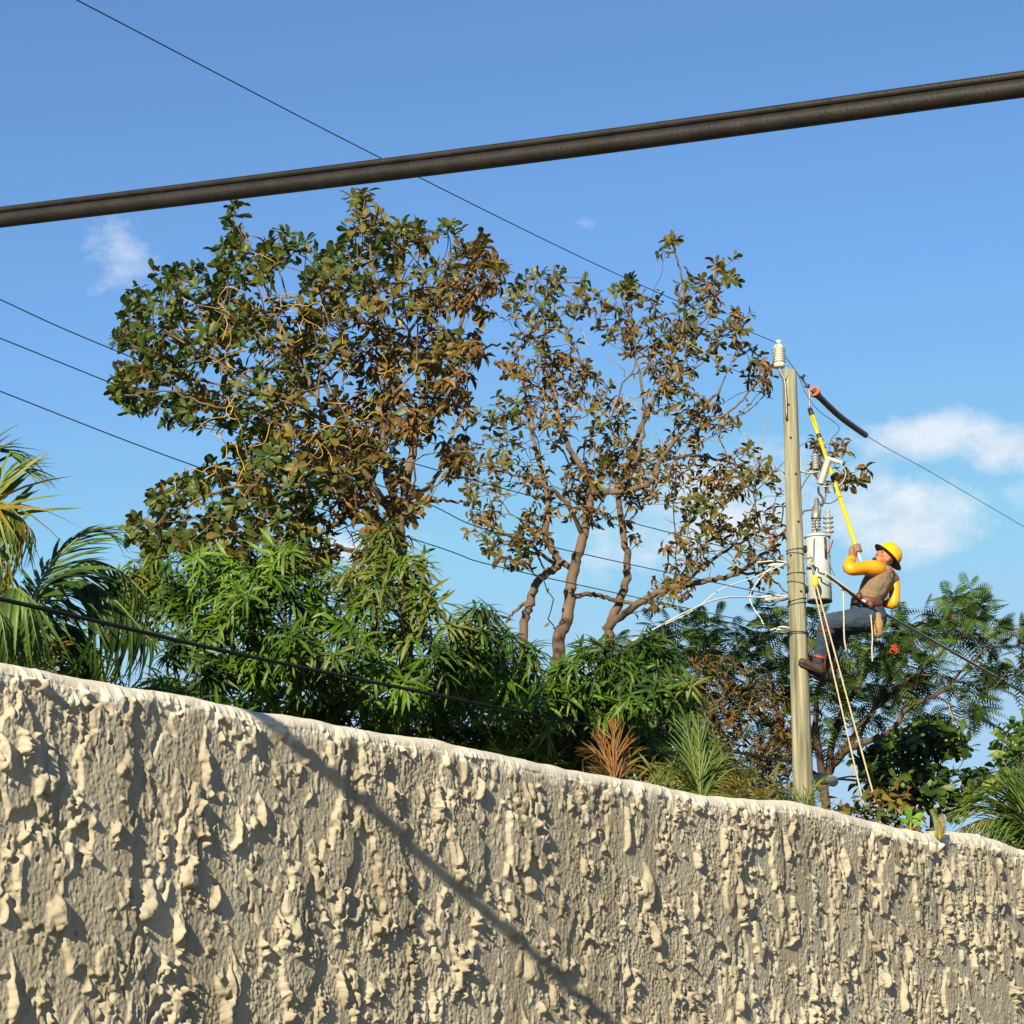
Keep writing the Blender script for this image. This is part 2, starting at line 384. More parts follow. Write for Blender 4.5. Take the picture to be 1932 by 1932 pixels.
    for t in tf:
        n2 = cap3[int(t / DX) % ny][ci]
        amp_s = np.clip(0.75 + 0.25 * cap3[30][ci] + t / 0.02, 0, 1)
        z = np.maximum(zt - rc - 0.0014 - t, 0.0 + 0.0005 * (2.9 - t))
        row(samp(ss, np.full_like(ss, t + 0.06)) * amp_s, z); white.append(np.clip(1 - (t - 0.010 * n2) / 0.022, 0, 1))
    V = np.stack(rows, 0); nr, nc = V.shape[:2]
    i = np.arange(nr - 1)[:, None] * nc; j = np.arange(nc - 1)[None]
    Q = np.stack([i + j, i + nc + j, i + nc + j + 1, i + j + 1], -1).reshape(-1, 4)
    me = fast_mesh('stucco_wall', V.reshape(-1, 3), [Q], True)
    m = bpy.data.materials.new('stucco'); m.use_nodes = True; nt = m.node_tree; N = nt.nodes.new; L = nt.links.new
    b = nt.nodes['Principled BSDF']; b.inputs['Roughness'].default_value = 0.85; b.inputs['Specular IOR Level'].default_value = 0.25
    tc = N('ShaderNodeTexCoord')
    n1 = N('ShaderNodeTexNoise'); n1.inputs['Scale'].default_value = 2.2; n1.inputs['Detail'].default_value = 6; L(tc.outputs['Object'], n1.inputs[0])
    r1 = N('ShaderNodeValToRGB'); r1.color_ramp.elements[0].position = 0.35; r1.color_ramp.elements[1].position = 0.68
    r1.color_ramp.elements[0].color = (0.292, 0.262, 0.190, 1); r1.color_ramp.elements[1].color = (0.345, 0.315, 0.240, 1)
    L(n1.outputs[0], r1.inputs[0])
    mpz = N('ShaderNodeMapping'); mpz.inputs['Scale'].default_value = (7, 7, 0.55); L(tc.outputs['Object'], mpz.inputs[0])
    n4 = N('ShaderNodeTexNoise'); n4.inputs['Scale'].default_value = 1.6; n4.inputs['Detail'].default_value = 7; L(mpz.outputs[0], n4.inputs[0])
    r4 = N('ShaderNodeValToRGB'); r4.color_ramp.elements[0].position = 0.36; r4.color_ramp.elements[1].position = 0.56
    r4.color_ramp.elements[0].color = (0.74, 0.72, 0.68, 1); r4.color_ramp.elements[1].color = (1, 1, 1, 1); L(n4.outputs[0], r4.inputs[0])
    mst = N('ShaderNodeMix'); mst.data_type = 'RGBA'; mst.blend_type = 'MULTIPLY'; mst.inputs['Factor'].default_value = 1; L(r1.outputs[0], mst.inputs['A']); L(r4.outputs[0], mst.inputs['B'])
    n2 = N('ShaderNodeTexNoise'); n2.inputs['Scale'].default_value = 34; n2.inputs['Detail'].default_value = 8; n2.inputs['Roughness'].default_value = 0.7; L(tc.outputs['Object'], n2.inputs[0])
    r2_ = N('ShaderNodeValToRGB'); r2_.color_ramp.elements[0].position = 0.27; r2_.color_ramp.elements[1].position = 0.42
    r2_.color_ramp.elements[0].color = (0.62, 0.56, 0.45, 1); r2_.color_ramp.elements[1].color = (1, 1, 1, 1); L(n2.outputs[0], r2_.inputs[0])
    mx = N('ShaderNodeMix'); mx.data_type = 'RGBA'; mx.blend_type = 'MULTIPLY'; mx.inputs['Factor'].default_value = 1
    L(mst.outputs['Result'], mx.inputs['A']); L(r2_.outputs[0], mx.inputs['B']); at = N('ShaderNodeAttribute'); at.attribute_name = 'white'
    mw = N('ShaderNodeMix'); mw.data_type = 'RGBA'; L(at.outputs['Fac'], mw.inputs['Factor']); L(mx.outputs['Result'], mw.inputs['A']); mw.inputs['B'].default_value = (0.50, 0.465, 0.375, 1)  # cleaner cap coat, lightened further to carry the sun its rounding catches
    L(mw.outputs['Result'], b.inputs['Base Color'])
    n3 = N('ShaderNodeTexNoise'); n3.inputs['Scale'].default_value = 320; n3.inputs['Detail'].default_value = 3; L(tc.outputs['Object'], n3.inputs[0])
    bp = N('ShaderNodeBump'); bp.inputs['Strength'].default_value = 0.5; bp.inputs['Distance'].default_value = 0.0012
    L(n3.outputs[0], bp.inputs['Height']); L(bp.outputs[0], b.inputs['Normal'])
    wa_ = me.attributes.new('white', 'FLOAT', 'POINT'); wa_.data.foreach_set('value', np.stack(white, 0).astype(np.float32).ravel())
    me.materials.append(m)
    o = link('stucco_wall', me)
    tag(o, 'long cream boundary wall with rough dragged stucco and a smooth rounded top', 'wall')
build_wall()
def wall_point(u, v):
    d = pix(u, v, 1.0) - Vector((0, 0, EYE)); t = float(WA @ WN) / (d.x * WN[0] + d.y * WN[1])
    return Vector((0, 0, EYE)) + d * t

# ------------------------------------------------------------------ overhead cables
def sag_line(P0, P1, sag, n=24):
    P0, P1 = np.array(tuple(P0)), np.array(tuple(P1)); t = np.linspace(0, 1, n + 1)
    P = P0 + (P1 - P0) * t[:, None]; P[:, 2] -= sag * 4 * t * (1 - t); return P
def extend(P, k0=0.0, k1=0.0):
    """carry a line on beyond its ends by k metres"""
    P = np.array([tuple(p) for p in P], float); out = P
    if k0: d = P[0] - P[1]; d /= np.linalg.norm(d); out = np.vstack([P[0] + d * k0, out])
    if k1: d = P[-1] - P[-2]; d /= np.linalg.norm(d); out = np.vstack([out, P[-1] + d * k1])
    return out
cl, cm, cr = pix(0, 412, 3.895), pix(966, 292, 3.385), pix(1932, 161, 2.97)
axis_ = np.array(tuple(cr - cl)); axis_ /= np.linalg.norm(axis_)
bundle = thing('overhead_cable', cm, 'thick black overhead cable lashed to a thinner strand, crossing the whole sky', 'cable')
P = extend(spline([cl, cm, cr], 16), 9, 6); low = np.array([0, 0, -0.0045])
MB().tube(P + low, 0.0150, 20).build('main_cable', M['cable_black'], bundle)
MB().tube(P + np.array([0, 0, 0.0178]) , 0.0070, 14).build('support_strand', M['cable_black'], bundle)

# ------------------------------------------------------------------ utility pole and what hangs on it
PY = 21.0                                                   # distance of the pole; 186 px to the metre there
PXM = FPX / PY / math.cos(PITCH) * 1.0
ptop, pmid, pbot = pix(1489, 700, PY), pix(1502, 1090, PY), pix(1515.5, 1480, PY)
dn = (pbot - ptop).normalized(); pfoot = ptop + dn * (ptop.z / -dn.z)
pole = thing('utility_pole', pfoot, 'weathered round wooden utility pole leaning slightly, behind the wall', 'utility pole')
hs_ = np.linspace(0, 1, 40); pts = [pfoot + (ptop - pfoot) * t for t in hs_]
rad = np.interp([p.z for p in pts], [0, pbot.z, ptop.z], [0.112, 0.103, 0.0755]) * (1 + 0.008 * np.sin(np.arange(40) * 1.7))
MB().tube(pts, rad, 28).build('shaft', M['pole_wood'], pole)
def pole_at(v):
    t = (v - 700) / 780.0; return ptop + (pbot - ptop) * t, float(np.interp(t, [0, 1], [0.0755, 0.103]))
for i, (v, tilt) in enumerate(((1048, .12), (1056, -.1), (1093, .05), (1111, -.2), (1143, .25), (1150, .2), (1203, -.03), (1206, .03))):
    c, r = pole_at(v); n_ = 28
    ring = [c + Vector((math.cos(a) * (r + .005), math.sin(a) * (r + .005), tilt * r * math.cos(a))) for a in np.linspace(0, 2 * math.pi, n_)]
    MB().tube(ring, 0.0045, 6).build('wire_wrap', M['wire'], pole)
for (v, dx) in ((770, -.03), (835, -.02), (905, .02), (996, .03), (1060, -.06), (1128, .03)):
    c, r = pole_at(v); p = c + Vector((dx, -math.sqrt(r * r - dx * dx) - .004, 0))
    MB().lathe(p + Vector((0, .006, 0)), (0, -1, 0), ((0, .012), (.012, .012), (.014, .004), (.03, .004), (.03, 0)), 6).build('bolt', M['dark_metal'], pole)
brk = MB(); c, r = pole_at(742)
q = [pix(1484, v, PY) for v in (690, 715, 735, 800)]
brk.tube(spline([pix(1470, 692, PY - .02), pix(1472, 704, PY - .04), pix(1479, 716, PY - .07), pix(1482, 740, PY - .085), pix(1484, 790, PY - .09)], 5), [[.030, .012]] * 21, 8)
brk.tube(spline([pix(1484, 690, PY - .05), pix(1485, 705, PY - .07), pix(1481, 716, PY - .075)], 5), .012, 8)
brk.build('insulator_bracket', M['galv'], pole)
# ribbed post insulator on the bracket
def ribs(base, axis, length, r0, r1, n, neck=None):
    prof = [(0, r0 * .9)]
    for k in range(n):
        h0 = length * k / n; d = length / n
        prof += [(h0 + d * .10, r0), (h0 + d * .35, r1), (h0 + d * .55, r1), (h0 + d * .80, r0)]
    prof += [(length, r0)]
    if neck: prof += neck
    return prof
ins_b = pix(1470.5, 694, PY - .02); ins_t = pix(1469, 648, PY - .02); ax = (ins_t - ins_b)
pin = thing('post_insulator', ins_b, 'white ribbed porcelain post insulator on top of the pole', 'insulator')
ln = ax.length
MB().lathe(ins_b, ax, [(0, .0), (0, .05), (.02, .062), (.05, .060), (.055, .05)] + [(h + .055, r) for h, r in ribs(None, None, ln * .62, .050, .070, 6)] +
           [(ln * .62 + .065, .055), (ln * .62 + .085, .04), (ln * .62 + .095, .022), (ln * .62 + .105, .022), (ln * .62 + .115, .034), (ln * .62 + .135, .03), (ln * .62 + .14, 0)], 20).build('ribbed_body', M['porcelain'], pin)
wtop = ins_b + ax.normalized() * (ln * .62 + .10)

def line_thing(name, pts, r, mat, label, cat, group=None, sides=7):
    o = MB().tube(pts, r, sides).build(name, mat); return tag(o, label, cat, group)
# gentle sag measured on the picture
prim_pts = [pix(145, 0, 10.5), pix(720, 299, 13.4), pix(1170, 520, 17.2), wtop]
line_thing('power_line', extend(spline(prim_pts, 10), 8), .0042, M['wire'], 'thin high wire slanting down from the top left to the pole top', 'wire')
hose_a, hose_b = pix(1541, 744, PY + .9), pix(1633, 821, PY + 2.6)
pr = [wtop + Vector((.02, .05, -.04)), pix(1510, 712, PY + .4), pix(1532, 740, PY + .8), hose_a, hose_b, pix(1760, 893, PY + 4.6), pix(1932, 994, 28.4)]
line_thing('power_line', extend(spline(pr, 8), 0, 12), .0042, M['wire'], 'thin wire running from the pole top through the brown hose to the right edge', 'wire')
jp = [pix(1505, 705, PY + .3), pix(1522, 745, PY), pix(1545, 775, PY), pix(1583, 806, PY + .2), pix(1568, 830, PY), pix(1563, 862, PY)]
line_thing('jumper_wire', spline(jp, 8), .004, M['wire'], 'thin jumper lead hanging beside the yellow stick down to the white cutout', 'wire')
hose = thing('line_hose', hose_a, 'short brown rubber hose covering the wire right of the pole', 'hose')
hp = spline([pix(1536, 738, PY + .82), pix(1545, 748, PY + .95), pix(1585, 786, PY + 1.7), hose_b], 6)
MB().tube(hp, np.concatenate([[.058, .060, .060, .058, .052, .042, .037], np.full(len(hp) - 7, .035)]), 16).build('hose_body', M['hose'], hose)
d_ = Vector(hp[1] - hp[0]).normalized()
MB().lathe(Vector(hp[0]) - d_ * .006, d_, ((0, .036), (-.006, .05), (-.004, .062), (.02, .062)), 18).build('end_lip', M['hose_in'], hose)
MB().lathe(Vector(hp[0]) - d_ * .006, d_, ((0, .0), (0, .036)), 18).build('bore_shade', M['dark_metal'], hose)  # flat dark disc painted in for the shade inside the hose

# fused cutout
cut = thing('fuse_cutout', pix(1512, 890, PY), 'white ribbed fuse cutout on a bracket right of the pole', 'cutout')
b_ = MB(); b_.tube([pix(1508, 852, PY), pix(1510, 889, PY), pix(1526, 893, PY), pix(1545, 890, PY)], [[.02, .008]] * 4, 8); b_.build('bracket', M['white_plastic'], cut)
p0, p1 = pix(1548, 914, PY - .02), pix(1563, 866, PY - .02)
MB().lathe(p0, p1 - p0, ribs(None, None, (p1 - p0).length, .026, .044, 13), 16).build('ribbed_body', M['porcelain'], cut)
MB().tube([pix(1560, 864, PY - .02), pix(1590, 874, PY - .05)], .022, 10).build('top_contact', M['white_plastic'], cut)
MB().tube([pix(1590, 874, PY - .05), pix(1594, 876, PY - .05)], .026, 10).build('contact_cap', M['dark_metal'], cut)
MB().tube(spline([pix(1544, 918, PY - .02), pix(1545, 930, PY), pix(1552, 940, PY), pix(1551, 955, PY)], 5), .012, 8).build('lower_hinge', M['dark_metal'], cut)
MB().tube(spline([pix(1586, 874, PY - .06), pix(1596, 893, PY - .04), pix(1584, 915, PY - .02), pix(1552, 918, PY - .03)], 5), .006, 6).build('fuse_lead', M['wire_grey'], cut)
arr = thing('surge_arrester', pix(1539, 884, PY + .05), 'small grey ribbed arrester between the pole and the white cutout', 'arrester')
MB().lathe(pix(1539, 886, PY + .05), (0, 0, 1), ribs(None, None, .165, .026, .043, 6) + [(.17, .02), (.185, 0)], 16).build('ribbed_body', M['porcelain_grey'], arr)
MB().tube([pix(1526, 890, PY + .03), pix(1541, 889, PY + .05)], .014, 8).build('mount', M['galv'], arr)
# transformer
tc_ = pix(1546.5, 1134, PY + .08); tt_ = pix(1546.5, 1012, PY + .08); H_ = tt_.z - tc_.z
tr = thing('pole_transformer', tc_, 'pale grey cylindrical transformer hung on the right side of the pole', 'transformer')
MB().lathe(tc_, (0, 0, 1), ((0, 0), (0, .118), (.008, .128), (H_ * .5, .1275), (H_ - .02, .128), (H_ - .02, .128)), 32).build('tank', M['tank_paint'], tr)
MB().lathe(tc_ + Vector((0, 0, H_ - .02)), (0, 0, 1), ((0, .128), (0, .138), (.018, .138), (.024, .13), (.04, .10), (.046, 0)), 32).build('lid', M['tank_paint'], tr)
MB().lathe(tc_ + Vector((0, 0, -.012)), (0, 0, 1), ((0, 0), (0, .13), (.014, .132), (.02, .128)), 32).build('bottom_rim', M['dark_metal'], tr)
bb = tc_ + Vector((-.01, -.02, H_ + .02))
MB().lathe(bb, (0, 0, 1), ribs(None, None, .165, .030, .052, 5), 16).build('bushing', M['porcelain_grey'], tr)
MB().lathe(bb + Vector((0, 0, .165)), (.08, 0, 1), ((0, .055), (.01, .056), (.09, .042), (.10, .03), (.22, .022), (.225, 0)), 16).build('bushing_cover', M['galv'], tr)
b2 = tc_ + Vector((.115, -.03, H_ - .03))
MB().lathe(b2, (0, 0, 1), [(0, .02), (.05, .022)] + [(h + .05, r) for h, r in ribs(None, None, .20, .022, .056, 4)] + [(.27, .016), (.29, .026), (.31, .02), (.315, 0)], 16).build('arrester', M['porcelain_grey'], tr)
MB().tube([tc_ + Vector((.06, -.13, H_ - .04)), tc_ + Vector((.06, -.132, H_ - .26))], .011, 8).build('lug_bar', M['dark_metal'], tr)
MB().tube([tc_ + Vector((.085, -.13, H_ - .22)), tc_ + Vector((.145, -.12, H_ - .07))], .009, 6).build('red_tag', M['red'], tr)
for z in (.12, H_ - .14):
    a_, r_ = pole_at(1100 if z > .3 else 1125)
    MB().box(Vector((tc_.x - .16, tc_.y + .0, tc_.z + z)), (.05, 0, 0), (0, .05, 0), (0, 0, .03)).build('hanger', M['dark_metal'], tr)
MB().tube(spline([pix(1542, 940, PY), pix(1549, 960, PY - .1), pix(1538, 985, PY - .1), pix(1541, 1003, PY)], 6), .006, 6).build('lead_wire', M['wire'], tr)
for (a, b) in (((1536, 1015), (1533, 1082)), ((1562, 1060), (1575, 1086))):
    MB().tube(spline([pix(*a, PY - .06), pix(*b, PY - .1)], 6), .004, 6).build('lead_wire', M['wire'], tr)

# three secondary wires with white dead-end grips left of the pole
WIRES = (((-120, 508, 14.6), (0, 565, 15), (215, 660, 16), (700, 850, 18.3), (1482, 1063, PY - .1)),
         ((-120, 590, 14.6), (0, 638, 15), (430, 810, 17), (789, 943, 18.6), (965, 1013, 19.2), (1486, 1129, PY - .1)),
         ((-120, 690, 14.6), (0, 738, 15), (370, 880, 16.8), (823, 1031, 18.7), (965, 1075, 19.2), (1489, 1189, PY - .1)))
for i, (w, lab) in enumerate(zip(WIRES, ('topmost of three thin wires entering from the left edge behind the tree', 'middle of three thin wires entering from the left edge behind the tree',
                              'lowest of three thin wires entering from the left edge above the palm'))):
    P = extend(spline([pix(*p) for p in w], 8), 9)
    line_thing('service_wire', P, .005, M['wire'], lab, 'wire', 'three service wires on the left')
for i, (v, n_, lab) in enumerate(((1064, 40, 'upper white dead-end grip on the left of the pole'), (1129, 46, 'middle white dead-end grip left of the pole'), (1188, 26, 'lowest white dead-end grip left of the pole'))):
    c, r = pole_at(v); x0 = 1487 + (v - 1060) * .035
    gr = thing('dead_end_grip', pix(x0 - 4, v, PY - .08), lab, 'cable grip', 'dead-end grips left of the pole')
    P = spline([pix(x0 - 2, v - 2, PY - .08), pix(x0 - n_ * .5, v + 1 - i, PY - .05), pix(x0 - n_, v + 4 - 2 * i, PY - .1)], 6)
    MB().tube(P, np.interp(np.linspace(0, 1, len(P)), [0, .2, .8, 1], [.014, .024, .02, .008]), 8).build('grip', M['white_plastic'], gr)
    MB().tube(spline([pix(x0 - 2, v - 3, PY - .1), pix(x0 - n_ * .6, v - 6, PY - .1), pix(x0 - n_ * 1.5, v - 3 + i * 2, PY - .1)], 6), .007, 6).build('tail', M['white_plastic'], gr)
    MB().tube(spline([pix(x0 + 2, v, PY - .1), pix(x0 - n_ * .4, v + 5, PY - .12), pix(x0 - n_ * 1.2, v + 3, PY - .1)], 6), .006, 6).build('bail', M['galv'], gr)
line_thing('service_drop', extend(spline([pix(1486, 1128, PY - .12), pix(1420, 1127, PY - .4), pix(1361, 1129, PY - .8), pix(1300, 1152, PY - 1.2), pix(1201, 1205, PY - 1.8)], 8), 0, 1.5), .009, M['white_plastic'],
           'thick white wire drooping left from the middle grip into the mango tree', 'wire')
line_thing('service_drop', spline([pix(1484, 1062, PY - .1), pix(1420, 1090, PY - .2), pix(1360, 1112, PY - .4), pix(1310, 1150, PY - .6), pix(1255, 1178, PY - .8)], 8), .006, M['white_plastic'],
           'finer white wire sagging left from the upper grip', 'wire')
line_thing('service_drop', spline([pix(1484, 1063, PY + .2), pix(1450, 1075, PY + .3), pix(1415, 1125, PY + .2), pix(1437, 1170, PY + .1), pix(1441, 1182, PY + .1)], 8), .006, M['white_plastic'],
           'loose white wire end looping down left of the pole', 'wire')

# telephone cable with splice case
tcab = thing('telephone_cable', pix(966, 1340, 15), 'black cable sagging across the mango trees above the wall', 'cable')
P = extend(spline([pix(0, 1130, 10.4), pix(200, 1176, 11.2), pix(464, 1237, 12.5), pix(966, 1340, 15.2), pix(1319, 1407, 18.4), pix(1500, 1440, PY + .15), pix(1557, 1466, PY + .9), pix(1650, 1478, 23), pix(1820, 1517, 26), pix(1990, 1552, 29)], 8), 7, 12)
MB().tube(P, .0125, 8).build('cable', M['cable_black'], tcab)
MB().tube([pix(1543, 1467, PY + .7), pix(1548, 1468, PY + .72), pix(1572, 1474, PY + 1.1), pix(1577, 1475, PY + 1.15)], [.03, .06, .06, .03], 12).build('splice_case', M['porcelain_grey'], tcab)
MB().tube(spline([pix(1577, 1470, PY + 1.1), pix(1610, 1465, PY + 1.8), pix(1650, 1474, 22.9), pix(1720, 1492, 24.2)], 6), .010, 6).build('drop_loop', M['cable_black'], tcab)

# wires leaving to the right below the lineman
for (a, dz, mt, r, lab) in (((1556, 1078), 0, 'wire_grey', .008, 'pale bare wire running right from the pulley under the lineman'),
                            ((1560, 1086), 5, 'cable_black', .011, 'black cable running right from the pole under the lineman'),
                            ((1558, 1092), 9, 'wire_grey', .006, 'lower pale wire running right close under the black cable')):
    P = extend(spline([pix(a[0], a[1], PY - .22), pix(1640, 1139 + dz * .6, PY + .1), pix(1740, 1196 + dz * .4, 23.2), pix(1932, 1306 + dz * .4, 26.8)], 8), 0, 12)
    line_thing('messenger_wire', P, r, M[mt], lab, 'wire', 'wires leaving right under the lineman')
line_thing('thin_wire', extend(spline([pix(1512, 1195, PY), pix(1700, 1280, 23.5), pix(1835, 1351, 25.6), pix(1932, 1397, 27)], 8), 0, 12), .005, M['wire'], 'faint thin wire crossing the feathery tree to the right edge', 'wire')

# pulley block with the two hauling ropes
blk = thing('pulley_block', pix(1543, 1094, PY - .18), 'yellow rope block hanging beside the transformer on the pole', 'pulley')
MB().ellipsoid(pix(1538, 1096, PY - .2), (.035, 0, .0), (0, .03, 0), (0.0, 0, .07), 14, 10).build('shell', M['yellow_fibre'], blk)
MB().tube(spline([pix(1527, 1051, PY - .14), pix(1533, 1054, PY - .18), pix(1528, 1064, PY - .2), pix(1533, 1072, PY - .2), pix(1537, 1083, PY - .2)], 5), .010, 7).build('shackle', M['galv'], blk)
MB().tube(spline([pix(1515, 1050, PY - .12), pix(1522, 1053, PY - .16), pix(1529, 1052, PY - .18)], 5), .013, 7).build('eye_bolt', M['galv'], blk)
MB().tube(spline([pix(1537, 1070, PY - .2), pix(1543, 1072, PY - .2), pix(1545, 1080, PY - .2), pix(1556, 1084, PY - .2)], 5), .009, 7).build('link', M['dark_metal'], blk)
def rope(pts, label, r=.0088, m='rope'):
    P = spline(pts, 10)
    return line_thing('rope', P, r * (1 + .10 * np.sin(np.arange(len(P)) * 2.4)), M[m], label, 'rope', sides=7)
ra = pix(1535, 1108, PY - .2); rb = pix(1541, 1106, PY - .2)
def down(a, u, v, y):                                     # straight on to the ground behind the wall
    p = pix(u, v, y); d = p - a; return [a, a + d * .5, p, a + d * ((a.z - .01) / -d.z)]
rope(down(ra, 1633, 1533, PY - 1.0), 'left of two pale ropes falling from the yellow block to the ground')
rope(down(rb, 1659, 1540, PY - 1.0), 'right of two pale ropes falling from the yellow block to the ground')
rope([pix(1591, 1108, PY - .2), pix(1592, 1160, PY - .24), pix(1593, 1205, PY - .22), pix(1597, 1228, PY - .2)], 'short pale rope end hanging in front of the lineman thigh', .009, 'wire_grey')
rope([pix(1643, 1160, PY - .25), pix(1646, 1200, PY - .25), pix(1645, 1225, PY - .25), pix(1646, 1248, PY - .25)], 'short grey rope end hanging beside the tan tool pouch', .008, 'wire_grey')

# hot stick
stick = thing('hot_stick', pix(1617, 1042, PY - .12), 'long yellow fibreglass stick held up to the wire by the lineman', 'pole tool')
s0, s1 = pix(1626, 1062, PY - .12), pix(1528, 772, PY + .55); sd = s1 - s0
def sp_(t): return s0 + sd * t
MB().tube([sp_(0), sp_(.08)], .012, 12).build('butt', M['white_plastic'], stick)
MB().tube([sp_(.06), sp_(.2), sp_(.201), sp_(.45), sp_(.451), sp_(.78)], [.024, .024, .022, .022, .020, .020], 14).build('lower_tube', M['yellow_fibre'], stick)
MB().tube([sp_(.78), sp_(.955)], .026, 14).build('upper_tube', M['yellow_fibre'], stick)
for t in (.52, .80):
    MB().tube([sp_(t), sp_(t + .028)], .027, 14).build('collar', M['dark_metal'], stick)
MB().tube([sp_(.955), sp_(1.0)], .028, 14).build('head', M['dark_metal'], stick)
MB().tube(spline([sp_(1.0), pix(1526, 733, PY + .58), pix(1517, 720, PY + .55), pix(1514, 709, PY + .5)], 5), .012, 8).build('clamp_hook', M['galv'], stick)
MB().ellipsoid(pix(1523, 728, PY + .56), (.03, 0, .01), (0, .02, 0), (-.01, 0, .02)).build('clamp_jaw', M['dark_metal'], stick)
MB().tube([pix(1510, 712, PY + .5), pix(1519, 708, PY + .5)], .014, 8).build('wire_clamp', M['dark_metal'], stick)

# ------------------------------------------------------------------ lineman
def z2(x, y, dy=0.0): return pix(1429.7 + .18 * x, 888.7 + .18 * y, PY + dy)
def z3(x, y, dy=0.0): return pix(1507 + .152 * x, 1004.6 + .152 * y, PY + dy)
def lineman():
    pelvis = z2(1190, 1500, .02)
    man = thing('person', z3(200, 1690, 0), 'lineman in yellow hard hat, tan vest and jeans leaning back off the pole', 'person')
    def limb(mb, pts, rads, n=6, sides=14):
        P = spline(pts, n); r = spline([(x, x) if np.ndim(x) == 0 else x for x in rads], n)
        mb.tube(P, r, sides); mb.ellipsoid(P[0], *[Vector(v) * r[0, 0] * .98 for v in ((1, 0, 0), (0, 1, 0), (0, 0, 1))], 10, 6)
        mb.ellipsoid(P[-1], *[Vector(v) * r[-1, 0] * .98 for v in ((1, 0, 0), (0, 1, 0), (0, 0, 1))], 10, 6)
    # head frame
    hu = Vector((.70, .06, .70)).normalized(); hf = Vector((-.68, -.32, .66)); hf = (hf - hu * hf.dot(hu)).normalized(); hl = hu.cross(hf)
    hc = z2(1335, 925, .0)
    def hp_(f, l, u): return hc + hf * f + hl * l + hu * u
    nb = z2(1345, 1065, .02)
    # ---- body: one continuous surface
    b = MB()
    b.ellipsoid(hp_(0, 0, .02), hf * .098, hl * .076, hu * .105, 20, 14)                   # skull
    b.ellipsoid(hp_(.030, 0, -.055), hf * .066, hl * .056, hu * .062, 16, 10)               # jaw
    b.ellipsoid(hp_(.068, 0, -.092), hf * .026, hl * .028, hu * .022, 12, 8)                # chin
    b.tube([hp_(.088, 0, .028), hp_(.108, 0, -.004), hp_(.112, 0, -.018)], [.010, .014, .016], 10)   # nose
    b.ellipsoid(hp_(.094, 0, -.018), hf * .014, hl * .02, hu * .010, 10, 6)
    for s in (-1, 1):
        b.ellipsoid(hp_(.082, s * .034, .034), hf * .016, hl * .026, hu * .010, 10, 6)      # brow
        b.ellipsoid(hp_(.068, s * .040, -.012), hf * .022, hl * .020, hu * .022, 10, 6)     # cheek
        b.ellipsoid(hp_(-.004, s * .078, .000), hf * .020, hl * .010, hu * .034, 12, 8)     # ear
    b.ellipsoid(hp_(.092, 0, -.050), hf * .010, hl * .024, hu * .007, 10, 6)
    b.ellipsoid(hp_(.090, 0, -.064), hf * .010, hl * .020, hu * .008, 10, 6)
    limb(b, [hp_(-.02, 0, -.04), hp_(-.015, 0, -.10), nb], [.058, .056, .062])
    torso = [pelvis, z2(1150, 1370, .02), z2(1225, 1230, .01), z2(1285, 1130, .01), nb]
    limb(b, torso, [(.15, .14), (.145, .115), (.165, .135), (.175, .13), (.075, .07)], 8, 18)
    shl, ell, wrl = z2(1225, 1055, -.15), z2(965, 1020, -.30), z2(985, 915, -.14)
    shr, elr, wrr = z2(1430, 1130, .12), z2(1420, 1385, .06), z2(1270, 1400, .22)
    for sh, el_, wr in ((shl, ell, wrl), (shr, elr, wrr)):
        limb(b, [sh, sh.lerp(el_, .5), el_], [.058, .05, .042]); limb(b, [el_, el_.lerp(wr, .35), wr], [.042, .043, .029])
    hl_, hr_ = z2(1150, 1545, -.10), z2(1170, 1545, .12)
    kl, al = z2(735, 1585, -.16), z3(245, 1590, -.06)
    kr, ar = z3(560, 1190, .20), z3(405, 1600, .12)
    for h_, k_, a_ in ((hl_, kl, al), (hr_, kr, ar)):
        limb(b, [h_, h_.lerp(k_, .5), k_], [.088, .078, .058]); limb(b, [k_, k_.lerp(a_, .35), a_], [.056, .058, .038])
    b.build('body', M['skin'], man, remesh=.0065, smooth_it=4)
    # eyes, brows, beard
    for s in (-1, 1):
        MB().ellipsoid(hp_(.083, s * .032, .014), hf * .010, hl * .014, hu * .008, 10, 8).build('eye', M['hair'], man)
    be = MB(); be.ellipsoid(hp_(.074, 0, -.088), hf * .030, hl * .034, hu * .026, 14, 8)
    be.ellipsoid(hp_(.098, 0, -.040), hf * .010, hl * .028, hu * .007, 12, 6)
    be.build('beard', M['hair'], man, remesh=.005)
    ha = MB(); ha.ellipsoid(hp_(-.045, 0, -.005), hf * .060, hl * .078, hu * .075, 16, 10); ha.build('hair', M['hair'], man)
    # ---- hard hat
    hat = MB(); base = hp_(-.006, 0, .050); n_ = 28
    dome = [(0, 1.0), (.03, .99), (.06, .95), (.09, .86), (.115, .70), (.132, .45), (.138, .2), (.139, .001)]
    V = []
    for (h, k) in dome:
        for j in range(n_):
            t = 2 * math.pi * j / n_; V.append(tuple(base + hu * h + hf * (.128 * k * math.cos(t)) + hl * (.108 * k * math.sin(t))))
    Q = [[i * n_ + j, i * n_ + (j + 1) % n_, (i + 1) * n_ + (j + 1) % n_, (i + 1) * n_ + j] for i in range(len(dome) - 1) for j in range(n_)]
    hat.add(V, Q)
    ht = hat.build('hard_hat', M['helmet'], man)
    def ring(rf, rl, u, dn_=0): return [base + hu * (u + dn_ * abs(math.cos(t)) ** 2) + hf * (rf * math.cos(t)) + hl * (rl * math.sin(t)) for t in np.linspace(0, 2 * math.pi, n_, endpoint=False)]
    bm_ = MB(); rr = ring(.126, .106, .004) + ring(.150, .130, .001) + ring(.188, .158, -.012)
